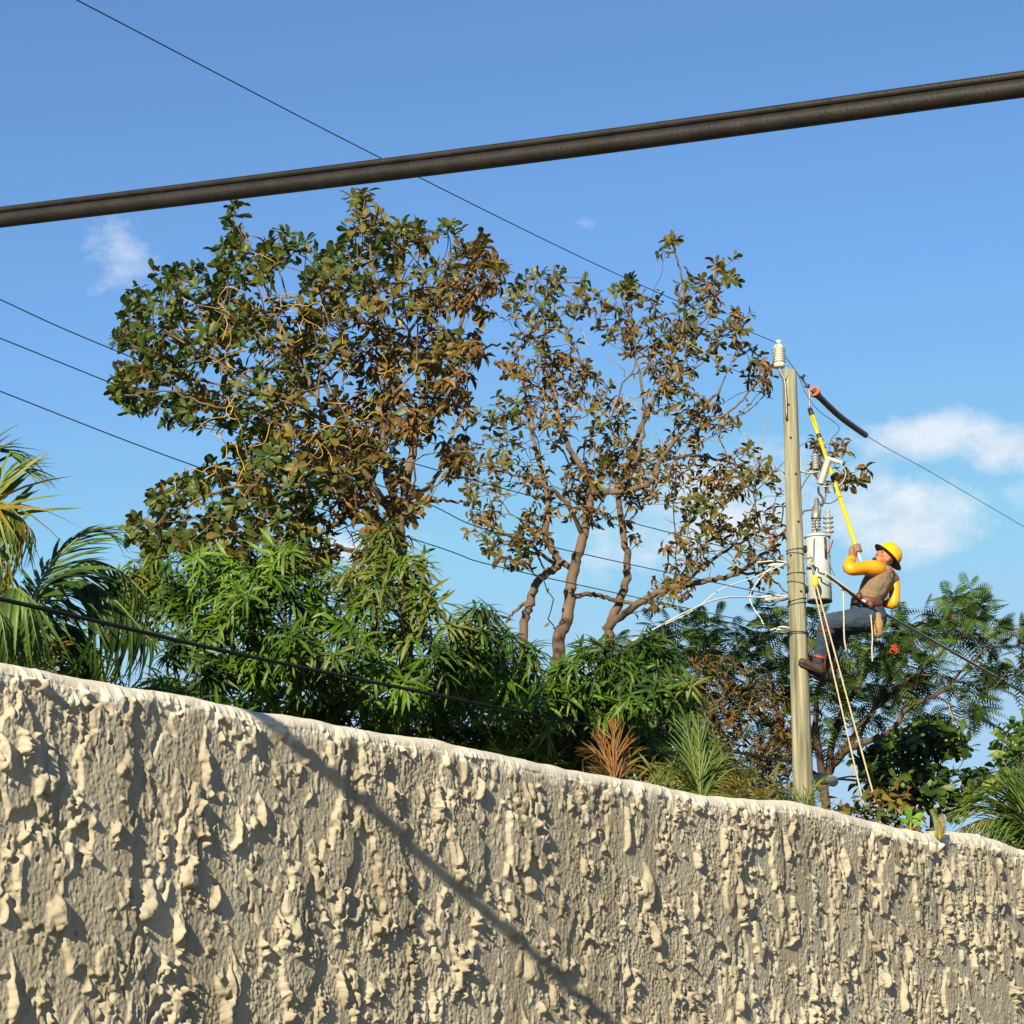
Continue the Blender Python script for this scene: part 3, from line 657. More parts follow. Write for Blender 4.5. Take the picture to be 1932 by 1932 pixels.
    bm_.add([tuple(v) for v in rr], [[i * n_ + j, i * n_ + (j + 1) % n_, (i + 1) * n_ + (j + 1) % n_, (i + 1) * n_ + j] for i in range(2) for j in range(n_)])
    bm_.build('brim', M['helmet'], man)
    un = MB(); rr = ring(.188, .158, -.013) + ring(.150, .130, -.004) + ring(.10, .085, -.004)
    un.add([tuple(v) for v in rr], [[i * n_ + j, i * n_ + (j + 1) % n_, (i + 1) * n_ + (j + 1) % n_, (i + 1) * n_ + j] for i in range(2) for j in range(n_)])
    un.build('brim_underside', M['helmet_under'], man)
    rg = MB(); rg.tube([base + hu * h + hf * (.128 * k * 1.0) * c + hu * .004 for (h, k), c in [(d, 1) for d in dome] + [(d, -1) for d in dome[::-1]]], .007, 6)
    rg.build('crown_ridge', M['helmet'], man)
    # ---- clothes
    sh = MB(); limb(sh, [pelvis.lerp(torso[1], .75), torso[1], torso[2], torso[3], z2(1322, 1078, .015)], [(.150, .125), (.160, .125), (.185, .15), (.196, .145), (.115, .095)], 8, 20)
    limb(sh, [z2(1290, 1100, -.02), z2(1410, 1125, .10)], [.09, .075]); limb(sh, [z2(1290, 1100, 0), shl.lerp(z2(1285, 1100), .35)], [.09, .08])
    so = sh.build('shirt', M['shirt'], man, remesh=.008, smooth_it=5)
    tx = bpy.data.textures.new('folds', 'CLOUDS'); tx.noise_scale = .07; dm = so.modifiers.new('folds', 'DISPLACE'); dm.texture = tx; dm.strength = .022; dm.mid_level = .5
    co = MB(); limb(co, [nb + Vector((-.03, -.05, -.02)), nb + Vector((.0, -.075, 0)), nb + Vector((.05, -.06, .0)), nb + Vector((.07, .02, .0))], [.022, .026, .026, .022]); co.build('collar', M['red'], man, remesh=.006)
    sl = MB(); limb(sl, [z2(1262, 1040, -.10), z2(1215, 1020, -.15), z2(1120, 1015, -.20), z2(1010, 1030, -.28), ell, z2(955, 965, -.23), z2(985, 925, -.17)], [(.092, .085), (.095, .085), (.080, .075), (.068, .066), (.062, .062), (.056, .056), (.05, .05)])
    sl.build('sleeve', M['sleeve'], man, remesh=.007, smooth_it=3)
    sl = MB(); limb(sl, [z2(1425, 1150, .12), z2(1435, 1270, .08), elr, z2(1360, 1390, .14)], [(.06, .06), (.058, .058), (.060, .055), (.048, .048)])
    sl.build('sleeve', M['sleeve'], man, remesh=.007, smooth_it=3)
    MB().tube([ell + Vector((-.045, .02, -.035)), ell + Vector((-.058, .01, .01)), z2(925, 960, -.23), z2(945, 905, -.18)], [.012, .014, .014, .01], 8).build('sleeve_edging', M['red'], man)
    je = MB()
    limb(je, [pelvis + Vector((-.06, 0, .06)), pelvis + Vector((0, 0, -.03))], [(.165, .15), (.17, .155)], 6, 18)
    for h_, k_, a_, hem in ((hl_, kl, al, 1), (hr_, kr, ar, 1)):
        limb(je, [h_, h_.lerp(k_, .33), h_.lerp(k_, .66), k_], [.125, .118, .104, .086]); limb(je, [k_, k_.lerp(a_, .4), k_.lerp(a_, .75), a_], [.086, .082, .074, .064])
    jo = je.build('jeans', M['jeans'], man, remesh=.009, smooth_it=5)
    tx = bpy.data.textures.new('creases', 'CLOUDS'); tx.noise_scale = .06; dm = jo.modifiers.new('creases', 'DISPLACE'); dm.texture = tx; dm.strength = .02; dm.mid_level = .5
    # boots, braced against the pole
    for (a_, toe, heel) in ((al, z3(45, 1605, -.10), z3(285, 1715, -.02)), (ar, z3(150, 1735, .02), z3(350, 1790, .10))):
        bt = MB(); f_ = (toe - heel); L_ = f_.length; fd = f_.normalized()
        limb(bt, [a_, a_.lerp(heel, .55), heel.lerp(toe, .12)], [.056, .05, .046]); limb(bt, [heel.lerp(toe, .05), heel.lerp(toe, .5), toe], [(.044, .040), (.046, .042), (.042, .030)])
        bo = bt.build('boot', M['boot'], man, remesh=.007, smooth_it=3)
        upb = (a_ - heel); upb = (upb - fd * upb.dot(fd)).normalized(); sd_ = fd.cross(upb)
        so_ = MB(); so_.box(heel.lerp(toe, .5) - upb * .036, fd * (L_ * .5 + .028), sd_ * .040, upb * .009); so_.build('sole', M['hair'], man, smooth=False)
    for k, (p_, r_, m_) in enumerate(((kl.lerp(al, .22), .090, 'leather'), (kl.lerp(al, .9), .072, 'red'), (kr.lerp(ar, .5), .085, 'leather'))):
        ax_ = ((al - kl) if k < 2 else (ar - kr)).normalized()
        MB().lathe(p_ - ax_ * .016, ax_, ((0, r_ - .004), (.004, r_ + .004), (.028, r_ + .004), (.032, r_ - .004)), 18).build('climber_strap', M[m_], man)
    MB().tube([kl.lerp(al, .2) + Vector((.05, -.05, 0)), kl.lerp(al, .95) + Vector((.055, -.045, 0)), z3(330, 1745, -.09)], [.010, .010, .009], 6).build('climber_shank', M['leather'], man)
    # belt, harness strap and pouches
    wa_ = torso[1]; wax = (torso[2] - torso[0]).normalized()
    a_ = wax.orthogonal().normalized()
    be = MB(); e1 = Vector((wax.z, 0, -wax.x)).normalized(); e2 = wax.cross(e1)
    n_ = 28; V = []
    wc = z2(1140, 1385, .02)
    for (h, k) in ((-.045, .96), (-.04, 1.03), (.035, 1.03), (.04, .96)):
        for j in range(n_):
            t = 2 * math.pi * j / n_; V.append(tuple(wc + wax * h + e1 * (.158 * k * math.cos(t)) + e2 * (.185 * k * math.sin(t))))
    be.add(V, [[i * n_ + j, i * n_ + (j + 1) % n_, (i + 1) * n_ + (j + 1) % n_, (i + 1) * n_ + j] for i in range(3) for j in range(n_)])
    be.build('tool_belt', M['leather'], man)
    MB().box(z2(1108, 1370, -.20), e1 * .022, e2 * .008, wax * .020).build('belt_plate', M['white_plastic'], man, smooth=False)
    for (x, y, dy) in ((1060, 1315, -.17), (1180, 1400, -.19), (1235, 1455, -.10)):
        MB().ellipsoid(z2(x, y, dy), e1 * .035, e2 * .03, wax * .045, 10, 8).build('tool_holster', M['leather'], man)
    for x in (1040, 1062):
        MB().tube([z2(x, 1320, -.19), z2(x + 20, 1275, -.19)], .008, 6).build('hand_tool', M['dark_metal'], man)
    po = MB(); limb(po, [z2(1250, 1530, -.14), z2(1262, 1610, -.14), z2(1255, 1690, -.14)], [(.055, .04), (.075, .055), (.066, .045)]); po.build('canvas_pouch', M['canvas'], man, remesh=.008, smooth_it=3)
    MB().tube(spline([z2(1130, 1450, -.16), z2(1190, 1520, -.18), z2(1230, 1600, -.19), z2(1250, 1690, -.2)], 5), .010, 6).build('pouch_strap', M['leather'], man)
    P = spline([z2(1240, 1470, -.16), z2(1100, 1380, -.22), z2(960, 1270, -.24), z2(860, 1195, -.26)], 6)
    MB().tube(P, [[.024, .010]] * len(P), 8).build('safety_strap', M['cable_black'], man)
    # gloved hand closed round the stick: palm, four fingers and thumb
    grip = sp_(.075); sdn = sd.normalized()
    for (wr, side, off) in ((wrl, -1, .085), ):
        g0 = sp_(off)
        cu = MB(); limb(cu, [z2(955, 960, -.22), wr, wr.lerp(g0, .45)], [.050, .044, .036]); cu.build('glove_cuff', M['glove'], man, remesh=.006)
        gl = MB(); tow = (wr - g0); tow = (tow - sdn * tow.dot(sdn)).normalized(); nrm = sdn.cross(tow)
        pc = g0 + tow * .045
        gl.ellipsoid(pc, tow * .030, nrm * .024, sdn * .050, 14, 10); limb(gl, [wr, pc + tow * .02], [.034, .032])
        for k, ln_ in enumerate((.9, 1.0, .96, .8)):
            o_ = sdn * (.036 - .024 * k)
            ang = np.linspace(.25, 3.5 * ln_, 6)
            limb(gl, [g0 + o_ + (tow * math.cos(a) + nrm * math.sin(a)) * .036 for a in ang], [.0125, .0125, .012, .0115, .011, .0095], 3, 8)
        limb(gl, [pc + sdn * .03 - nrm * .015, g0 + sdn * .062 + (tow * .4 - nrm * .9) * .036, g0 + sdn * .066 + (tow * -.5 - nrm * .8) * .034], [.015, .0135, .010], 4, 8)
        gl.build('gloved_hand', M['glove_leather'], man, remesh=.004)
    # other hand resting on the belt behind the back
    gl = MB(); limb(gl, [wrr.lerp(elr, .2), wrr], [.044, .036]); d0 = (wrr - elr).normalized()
    gl.ellipsoid(wrr + d0 * .045, d0 * .05, Vector((0, .022, 0)), Vector((0, 0, .042)), 12, 8)
    for k in range(4):
        o_ = Vector((0, 0, .03 - .02 * k)); limb(gl, [wrr + d0 * .08 + o_, wrr + d0 * .115 + o_ + Vector((0, -.01, -.01)), wrr + d0 * .13 + o_ + Vector((0, -.03, -.02))], [.011, .0105, .009], 3, 8)
    limb(gl, [wrr + d0 * .03 + Vector((0, 0, .04)), wrr + d0 * .07 + Vector((0, -.01, .06))], [.013, .010], 3, 8)
    gl.build('gloved_hand', M['glove'], man, remesh=.005)
lineman()

# ------------------------------------------------------------------ vegetation
def unit(a): return a / (np.linalg.norm(a, axis=-1, keepdims=True) + 1e-12)
def leaf_template(ys, ws, fold=0.25, curl=0.15, wave=0.0):
    V = []; n = len(ys)
    for i, (y, w) in enumerate(zip(ys, ws)):
        z = -curl * y * y; wv = wave * math.sin(y * 9)
        V += [(-w, y, z + fold * w + wv), (0, y, z), (w, y, z + fold * w - wv)]
    Q = []
    for i in range(n - 1):
        a = i * 3; Q += [[a, a + 1, a + 4, a + 3], [a + 1, a + 2, a + 5, a + 4]]
    return np.array(V, float), np.array(Q)
T_OBO = leaf_template([0, .3, .68, .9, 1.0], [.02, .13, .25, .17, .01], .3, .18)
T_DRY = leaf_template([0, .35, .7, 1.0], [.02, .17, .20, .02], 1.1, .55, .05)
T_LAN = leaf_template([0, .2, .5, .8, 1.0], [.010, .060, .074, .046, .004], .35, .42)
T_STRIP = leaf_template([0, .4, 1.0], [.07, .10, .01], .2, .25)
T_LEAFLET = leaf_template([0, .12, .45, .78, 1.0], [.008, .030, .036, .022, .002], .5, .30)
T_LEAFLET_D = leaf_template([0, .12, .4, .62, .82, 1.0], [.008, .030, .036, .030, .02, .002], .5, .95)
def frames(d, up):
    y = unit(d); x = unit(np.cross(y, up)); z = np.cross(x, y)
    return np.stack([x, y, z], -1)                       # columns
def merged_leaves(tpl, pos, Rm, sc, cols):
    V, Q = tpl; k = len(V)
    W = np.einsum('nij,kj->nki', Rm, V) * np.asarray(sc)[:, None, None] + pos[:, None]
    F = (Q[None] + (np.arange(len(pos)) * k)[:, None, None]).reshape(-1, 4)
    C = np.repeat(cols, k, axis=0)
    return W.reshape(-1, 3), F, C
def set_col(me, C):
    C = np.asarray(C, np.float32)
    if C.shape[1] == 3: C = np.hstack([C, np.ones((len(C), 1), np.float32)])
    a = me.attributes.new('col', 'FLOAT_COLOR', 'POINT'); a.data.foreach_set('color', C.ravel())
class Leaves:
    """collects leaves of one plant: the biggest in view become parts of their own, the rest one mass"""
    def __init__(s, plant, palette, mat): s.plant = plant; s.pal = [np.array(p) for p in palette]; s.mat = mat; s.rec = {}
    def add(s, tname, tpl, pos, d, up, sc, ci):
        r = s.rec.setdefault(tname, [tpl, [], [], [], []])
        pos = np.asarray(pos, float).reshape(-1, 3)
        r[1].append(pos); r[2].append(frames(np.asarray(d, float), np.asarray(up, float))); r[3].append(np.broadcast_to(sc, (len(pos),))); r[4].append(np.broadcast_to(ci, (len(pos),)))
    def build(s, singles=300, name='leaf', mass='foliage', seed=1):
        loc = np.array(tuple(s.plant.location)); r_ = np.random.default_rng(seed)
        allv = []
        for tn, (tpl, P, Rm, S, C) in s.rec.items():
            allv.append([tn, tpl, np.vstack(P), np.concatenate(Rm), np.concatenate(S), np.concatenate(C).astype(int)])
        score = []
        for a in allv:
            front = a[2][:, 1]                          # nearest and largest show largest
            score.append(a[4] * np.abs(np.einsum('ni,i->n', a[3][:, :, 2], np.array([0, -1., .2]))) / (front - front.min() + 0.9))
        sc = np.concatenate(score); cut = np.sort(sc)[-singles] if len(sc) > singles else -1
        Vs, Fs, Cs, n = [], [], [], 0
        for a, sco in zip(allv, score):
            tn, tpl, P, Rm, S, C = a; one = sco >= cut
            meshes = {}
            for i in np.nonzero(one)[0]:
                c = C[i]
                if c not in meshes:
                    me = fast_mesh(name, tpl[0], [tpl[1]]); me.materials.append(s.mat); set_col(me, np.repeat(s.pal[c][None], len(tpl[0]), 0)); meshes[c] = me
                o = bpy.data.objects.new(name, meshes[c]); COL.objects.link(o); o.parent = s.plant
                Mx = np.eye(4); Mx[:3, :3] = Rm[i] * S[i]; Mx[:3, 3] = P[i] - loc; o.matrix_basis = Matrix(Mx.tolist())
            k = ~one
            if k.any():
                cols = np.array(s.pal)[C[k]] * r_.uniform(.75, 1.25, (k.sum(), 1)) * r_.uniform(.93, 1.07, (k.sum(), 3))
                V, F, CC = merged_leaves(tpl, P[k] - loc, Rm[k], S[k], cols); Vs.append(V); Fs.append(F + n); Cs.append(CC); n += len(V)
        if Vs:
            me = fast_mesh(mass, np.vstack(Vs), [np.vstack(Fs)]); me.materials.append(s.mat); set_col(me, np.vstack(Cs))
            o = bpy.data.objects.new(mass, me); COL.objects.link(o); o.parent = s.plant; o['kind'] = 'stuff'
def in_poly(u, v, poly):
    poly = np.array(poly, float); x0, y0 = poly[:, 0], poly[:, 1]; x1, y1 = np.roll(x0, -1), np.roll(y0, -1)
    c = ((y0[None] > v[:, None]) != (y1[None] > v[:, None])) & (u[:, None] < (x1 - x0)[None] * (v[:, None] - y0[None]) / ((y1 - y0)[None] + 1e-9) + x0[None])
    return c.sum(1) % 2 == 1
def value_noise(u, v, scale, seed):
    r_ = np.random.default_rng(seed); G = r_.random((64, 64)); x, y = (u / scale) % 63, (v / scale) % 63
    x0, y0 = np.floor(x).astype(int), np.floor(y).astype(int); a, b = x - x0, y - y0; a = a * a * (3 - 2 * a); b = b * b * (3 - 2 * b)
    return G[y0, x0] * (1 - a) * (1 - b) + G[y0, x0 + 1] * a * (1 - b) + G[y0 + 1, x0] * (1 - a) * b + G[y0 + 1, x0 + 1] * a * b
def sample_poly(poly, n, seed, gap=0.42, gscale=55, mind=0, holes=()):
    r_ = np.random.default_rng(seed); p = np.array(poly, float); lo, hi = p.min(0), p.max(0); out = []
    tries = 0
    while len(out) < n and tries < 60:
        q = r_.uniform(lo, hi, (n * 2, 2)); tries += 1
        ok = in_poly(q[:, 0], q[:, 1], poly) & (value_noise(q[:, 0] + 5000, q[:, 1] + 5000, gscale, seed + 7) + .5 * value_noise(q[:, 0] + 5000, q[:, 1] + 5000, gscale * .4, seed + 8) > gap * 1.5)
        for (hu, hv, hr) in holes: ok &= ((q[:, 0] - hu) ** 2 + (q[:, 1] - hv) ** 2) > hr * hr
        for x in q[ok]:
            if mind and out:
                o = np.array(out); 
                if ((o - x) ** 2).sum(1).min() < mind * mind: continue
            out.append(x)
            if len(out) >= n: break
    return np.array(out)
class Skeleton:
    def __init__(s): s.P = []; s.par = []; s.len = []; s.rmin = []; s.limbs = []
    def limb(s, pts, rads, attach=None, step=.14, jitter=.009, seed=0):
        r_ = np.random.default_rng(seed + len(s.P)); P = spline(pts, 8); rr = spline([(x, x) for x in rads], 8)[:, 0]
        P[1:-1] += r_.normal(0, jitter, P[1:-1].shape)
        if attach is not None and s.P:
            D = np.linalg.norm(np.array(s.P) - P[0], axis=1); j = int(D.argmin())
            P = np.vstack([s.P[j], P]); rr = np.concatenate([[min(s.rmin[j], rr[0] * 1.1)], rr]); base = j
        else: base = -1
        s.limbs.append((P, rr)); prev = base
        for i, p in enumerate(P):
            if i == 0 and base >= 0: continue
            L = (s.len[prev] + np.linalg.norm(p - s.P[prev])) if prev >= 0 else 0.0
            s.P.append(p); s.par.append(prev); s.len.append(L); s.rmin.append(rr[i]); prev = len(s.P) - 1
    def grow(s, targets, bf=.35, step=.13, wig=.05, seed=3, up=.0):
        r_ = np.random.default_rng(seed); tips = []
        n0 = len(s.P); cap = n0 + int(sum(14 for _ in targets)) + 20000
        A = np.zeros((cap, 3)); A[:n0] = np.array(s.P); Ln = np.zeros(cap); Ln[:n0] = s.len; n = n0
        limbs = A[:n0].copy()
        order = np.argsort([np.linalg.norm(limbs - t, axis=1).min() for t in targets])
        for k in order:
            t = targets[k]; D = np.linalg.norm(A[:n] - t, axis=1); j = int((D + bf * Ln[:n]).argmin()); d = D[j]
            m = max(2, int(d / step)); p0 = A[j]; prev = j
            w = np.zeros(3); bend = unit(r_.normal(0, 1, 3)) * d * .10; bend[2] -= d * up
            for i in range(1, m + 1):
                f = i / m; w = w * .6 + r_.normal(0, wig, 3) * (1 if i < m else 0)
                p = p0 + (t - p0) * f + bend * math.sin(math.pi * f) + (w if i < m else 0) * min(1, d)
                A[n] = p; s.P.append(p); s.par.append(prev); Ln[n] = Ln[prev] + np.linalg.norm(p - A[prev]); s.len.append(Ln[n]); s.rmin.append(0); prev = n; n += 1
            tips.append(prev)
        return np.array(tips), n0
    def radii(s, tip=.0035, e=2.5):
        n = len(s.P); r = np.zeros(n)
        for i in range(n - 1, -1, -1):
            if r[i] == 0: r[i] = tip ** e
            if s.par[i] >= 0: r[s.par[i]] += r[i]
        r = np.maximum(r, tip ** e) ** (1 / e); return np.maximum(np.minimum(r, .05), np.array(s.rmin))
    def build(s, plant, mat, twig_mat=None, n0=None, tip=.0035, sides=5, maxr=None):
        for (P, rr) in s.limbs: MB().tube(P, rr, 10).build('trunk' if (P, rr) is s.limbs[0] or rr[0] > .055 else 'limb', mat, plant)
        r = s.radii(tip); P = np.array(s.P); par = np.array(s.par); idx = np.nonzero((np.arange(len(P)) >= n0) & (par >= 0))[0]
        if maxr: r = np.where(np.arange(len(P)) >= n0, np.minimum(r, maxr), r)
        a, b = P[par[idx]], P[idx]; ra, rb = np.minimum(r[par[idx]], r[idx] * 1.35), r[idx]
        d = unit(b - a); x = unit(np.cross(d, np.array([.31, .52, .79]))); y = np.cross(d, x); th = np.linspace(0, 2 * np.pi, sides, endpoint=False)
        c, sn = np.cos(th)[None, :, None], np.sin(th)[None, :, None]
        b = b + d * rb[:, None] * .4
        V0 = a[:, None] + (x[:, None] * c + y[:, None] * sn) * ra[:, None, None]; V1 = b[:, None] + (x[:, None] * c + y[:, None] * sn) * rb[:, None, None]
        V = np.concatenate([V0, V1], 1).reshape(-1, 3); k = np.arange(len(idx))[:, None] * 2 * sides; j = np.arange(sides)[None]
        F = np.stack([k + j, k + (j + 1) % sides, k + sides + (j + 1) % sides, k + sides + j], -1).reshape(-1, 4)
        me = fast_mesh('twigs', V - np.array(tuple(plant.location)), [F]); me.materials.append(twig_mat or mat)
        o = bpy.data.objects.new('twigs', me); COL.objects.link(o); o.parent = plant; o['kind'] = 'stuff'
        return r
def foot(u, y): p = pix(u, 1500, y); return Vector((p.x, p.y, 0))
def rosettes(L, tname, tpl, tips, axes, nleaf, size, pal_of, spread, r_, droop=0.0, jit=.02):
    pos, dr, up, sc, ci = [], [], [], [], []
    for p, a, c in zip(tips, axes, pal_of):
        n = int(r_.integers(*nleaf)); a = unit(a); t = r_.uniform(0, 6.28)
        x = unit(np.cross(a, np.array([.3, .2, .93]))); y = np.cross(a, x)
        for k in range(n):
            th = t + k * 2.4; sp = r_.uniform(*spread)
            d = a * math.cos(sp) + (x * math.cos(th) + y * math.sin(th)) * math.sin(sp); d[2] -= droop * r_.uniform(.5, 1.3)
            pos.append(p + r_.normal(0, jit, 3)); dr.append(d); up.append(a + r_.normal(0, .25, 3) + np.array([0, 0, .3])); sc.append(size * r_.uniform(.65, 1.2)); ci.append(c[r_.integers(len(c))])
    L.add(tname, tpl, np.array(pos), np.array(dr), np.array(up), np.array(sc), np.array(ci))

# palette: greens, olive, brown, orange, yellow
PAL_TALL = [lin(h) for h in ('#34471a', '#43531d', '#525822', '#625b26', '#62531f', '#5e481d', '#6a5024', '#46381c', '#7a5726', '#87803a')]
def tall_tree(label, base_u, depth, limbs, poly, n_attr, seed, holes, green_of, leaf_len, nl, extra=(), dry_n=1.0, lean=0.0, thick=1.6, gap=.42, vines=40):
    r_ = np.random.default_rng(seed)
    t = thing('broadleaf_tree', foot(base_u, depth), label, 'tree')
    sk = Skeleton()
    for k, lb in enumerate(limbs):
        pts = [pix(u, v, depth + dy) for (u, v, dy, _) in lb]; rd = [rp * depth / FPX for (_, _, _, rp) in lb]
        root = lb[0][1] > 1185
        if root: pts = [Vector((pts[0].x, pts[0].y, 0)), Vector((pts[0].x, pts[0].y, pts[0].z * .5))] + pts; rd = [rd[0] * 1.25, rd[0] * 1.1] + rd
        sk.limb(pts, rd, attach=None if root else True, seed=seed)
    uv = sample_poly(poly, n_attr, seed, gap=gap, mind=8, holes=holes)
    uv = np.vstack([uv, np.array([(u + r_.normal(0, 9), v + r_.normal(0, 9)) for (u, v) in extra for _ in range(4)])]) if len(extra) else uv
    dy = r_.normal(0, thick * .5, len(uv)).clip(-thick, thick) + lean * (uv[:, 0] - base_u) / 400
    targets = pixn(uv[:, 0], uv[:, 1], depth + dy)
    tips, n0 = sk.grow(targets, seed=seed, wig=.045)
    sk.build(t, M['bark'], M['bark'], n0, tip=.004, maxr=.03)
    P = np.array(sk.P); par = np.array(sk.par)
    tp = P[tips]; ax = unit(P[tips] - P[par[tips]]) + np.array([0, -.15, .35])
    uu, vv = projn(tp); g = green_of(uu, vv) + .55 * (value_noise(uu + 900, vv + 900, 55, seed + 3) - .5) + .5 * (value_noise(uu + 900, vv + 900, 22, seed + 4) - .5)
    pal = [((0, 1, 1, 2) if x > .62 else (1, 2, 3, 3, 4) if x > .42 else (3, 4, 5, 4, 2) if x > .25 else (4, 5, 6, 7, 8)) for x in g]
    L = Leaves(t, PAL_TALL, M['leaf'])
    bare = r_.random(len(tp)) > .93
    k = ~bare & (g > .25); rosettes(L, 'obo', T_OBO, tp[k], ax[k], nl, leaf_len, [pal[i] for i in np.nonzero(k)[0]], (.5, 1.6), r_, droop=.15)
    k = ~bare & (g <= .25); rosettes(L, 'dry', T_DRY, tp[k], ax[k], nl, leaf_len * .85, [pal[i] for i in np.nonzero(k)[0]], (.5, 2.2), r_, droop=.35)
    # dead leaves caught along the twigs
    idx = np.arange(n0, len(P)); pick = r_.choice(idx, int(len(idx) * .42 * dry_n)); m = len(pick)
    u2, v2 = projn(P[pick]); g2 = green_of(u2, v2)
    ci = np.where(r_.random(m) < g2 * .75, r_.integers(0, 4, m), r_.integers(3, 10, m))
    L.add('dry', T_DRY, P[pick] + r_.normal(0, .02, (m, 3)), r_.normal(0, 1, (m, 3)) + np.array([0, 0, -.3]), r_.normal(0, 1, (m, 3)), leaf_len * r_.uniform(.4, .85, m), ci)
    L.build(300, seed=seed)
    # yellowish creeper strands thrown over the crown
    mb = MB()
    for _ in range(vines):
        c = uv.mean(0) + (uv[r_.integers(len(uv))] - uv.mean(0)) * .62; y0 = depth - thick * r_.uniform(.2, .9); q = [np.array(tuple(pix(c[0], c[1], y0)))]
        d = unit(r_.normal(0, 1, 3))
        for _ in range(r_.integers(5, 11)): d = unit(d + r_.normal(0, .75, 3)); q.append(q[-1] + d * .085)
        mb.tube(spline(q, 3), .0042, 4, cap=False)
    if vines: mb.build('creeper', M['vine'], t)['kind'] = 'stuff'
    return t

LT = 17.0
tall_tree('tall leafy tree with olive and brown leaves, left of the two big crowns', 757, LT,
    [[(765, 1200, 0, 13), (757, 1060, 0, 12.5), (753, 988, 0, 12), (765, 940, 0, 10), (785, 808, .1, 7.5), (805, 728, .1, 6.5), (821, 668, .2, 5.5), (865, 620, .2, 4), (880, 540, .2, 2.5)],
     [(757, 980, 0, 9), (725, 868, -.3, 8), (733, 768, -.3, 7), (737, 700, -.2, 5.5), (718, 600, -.2, 4), (700, 480, -.2, 2.5), (683, 400, -.1, 1.6)],
     [(750, 985, 0, 8), (693, 900, -.3, 7), (645, 848, -.5, 6), (609, 788, -.6, 5), (593, 735, -.6, 4), (540, 640, -.5, 3), (500, 540, -.4, 2), (455, 425, -.3, 1.3)],
     [(705, 870, -.2, 6), (673, 808, .2, 5), (641, 780, .3, 4.5), (600, 690, .4, 3.5), (560, 560, .4, 2)],
     [(735, 1000, 0, 7), (680, 950, -.4, 6), (613, 921, -.7, 5), (540, 916, -.8, 4), (440, 920, -.8, 3), (330, 965, -.7, 2)],
     [(768, 940, 0, 6), (817, 908, .2, 4.5), (853, 820, .3, 3.5), (893, 750, .4, 2.3)],
     [(770, 950, 0, 5), (830, 945, .3, 3.2), (885, 950, .4, 2)],
     [(825, 668, .2, 4), (873, 672, 0, 3), (945, 648, 0, 2)],
     [(620, 800, -.6, 4), (520, 740, -.9, 3.2), (420, 690, -1, 2.5), (290, 610, -1, 1.6)],
     [(560, 760, -.7, 3), (440, 770, -1.1, 2.3), (320, 740, -1.2, 1.7), (235, 745, -1.2, 1.2)],
     [(600, 735, -.5, 3), (500, 640, -.1, 2.2), (400, 560, 0, 1.5), (330, 520, 0, 1.1)],
     [(738, 700, -.2, 4), (790, 600, -.5, 2.6), (850, 480, -.4, 1.6)]],
    [(245, 555), (285, 520), (340, 500), (405, 510), (410, 440), (455, 430), (560, 438), (600, 470), (645, 475), (655, 430), (700, 400), (745, 440), (780, 425), (850, 425), (940, 458), (945, 520), (925, 580),
     (905, 640), (905, 740), (880, 860), (810, 950), (770, 1000), (700, 1060), (560, 1090), (420, 1060), (270, 1035), (245, 1020), (300, 930), (385, 880), (370, 830), (300, 790), (215, 755), (222, 640)],
    980, 41, ((800, 880, 42), (835, 1000, 60), (850, 800, 30), (660, 1010, 30), (330, 850, 45), (760, 860, 24), (600, 960, 16), (520, 545, 14), (400, 790, 22)),
    lambda u, v: np.clip(.53 + (560 - u) / 800 + np.clip((560 - v) / 420, -.12, .45) + np.where(v > 840, .1, 0), 0.02, 1), .112, (7, 12),
    extra=((445, 400), (450, 445), (680, 385), (672, 372), (690, 420), (762, 425), (850, 440), (900, 470), (930, 500), (255, 570), (235, 640), (232, 760), (245, 735), (330, 515), (300, 930), (265, 1000), (300, 990), (340, 1000), (400, 1000), (440, 960), (480, 1010), (380, 1030), (330, 960), (520, 1040), (560, 1000), (420, 900), (460, 880), (500, 940), (350, 930), (300, 1030), (600, 1060)), lean=-.2, vines=60, gap=.34)
RT = 24.0
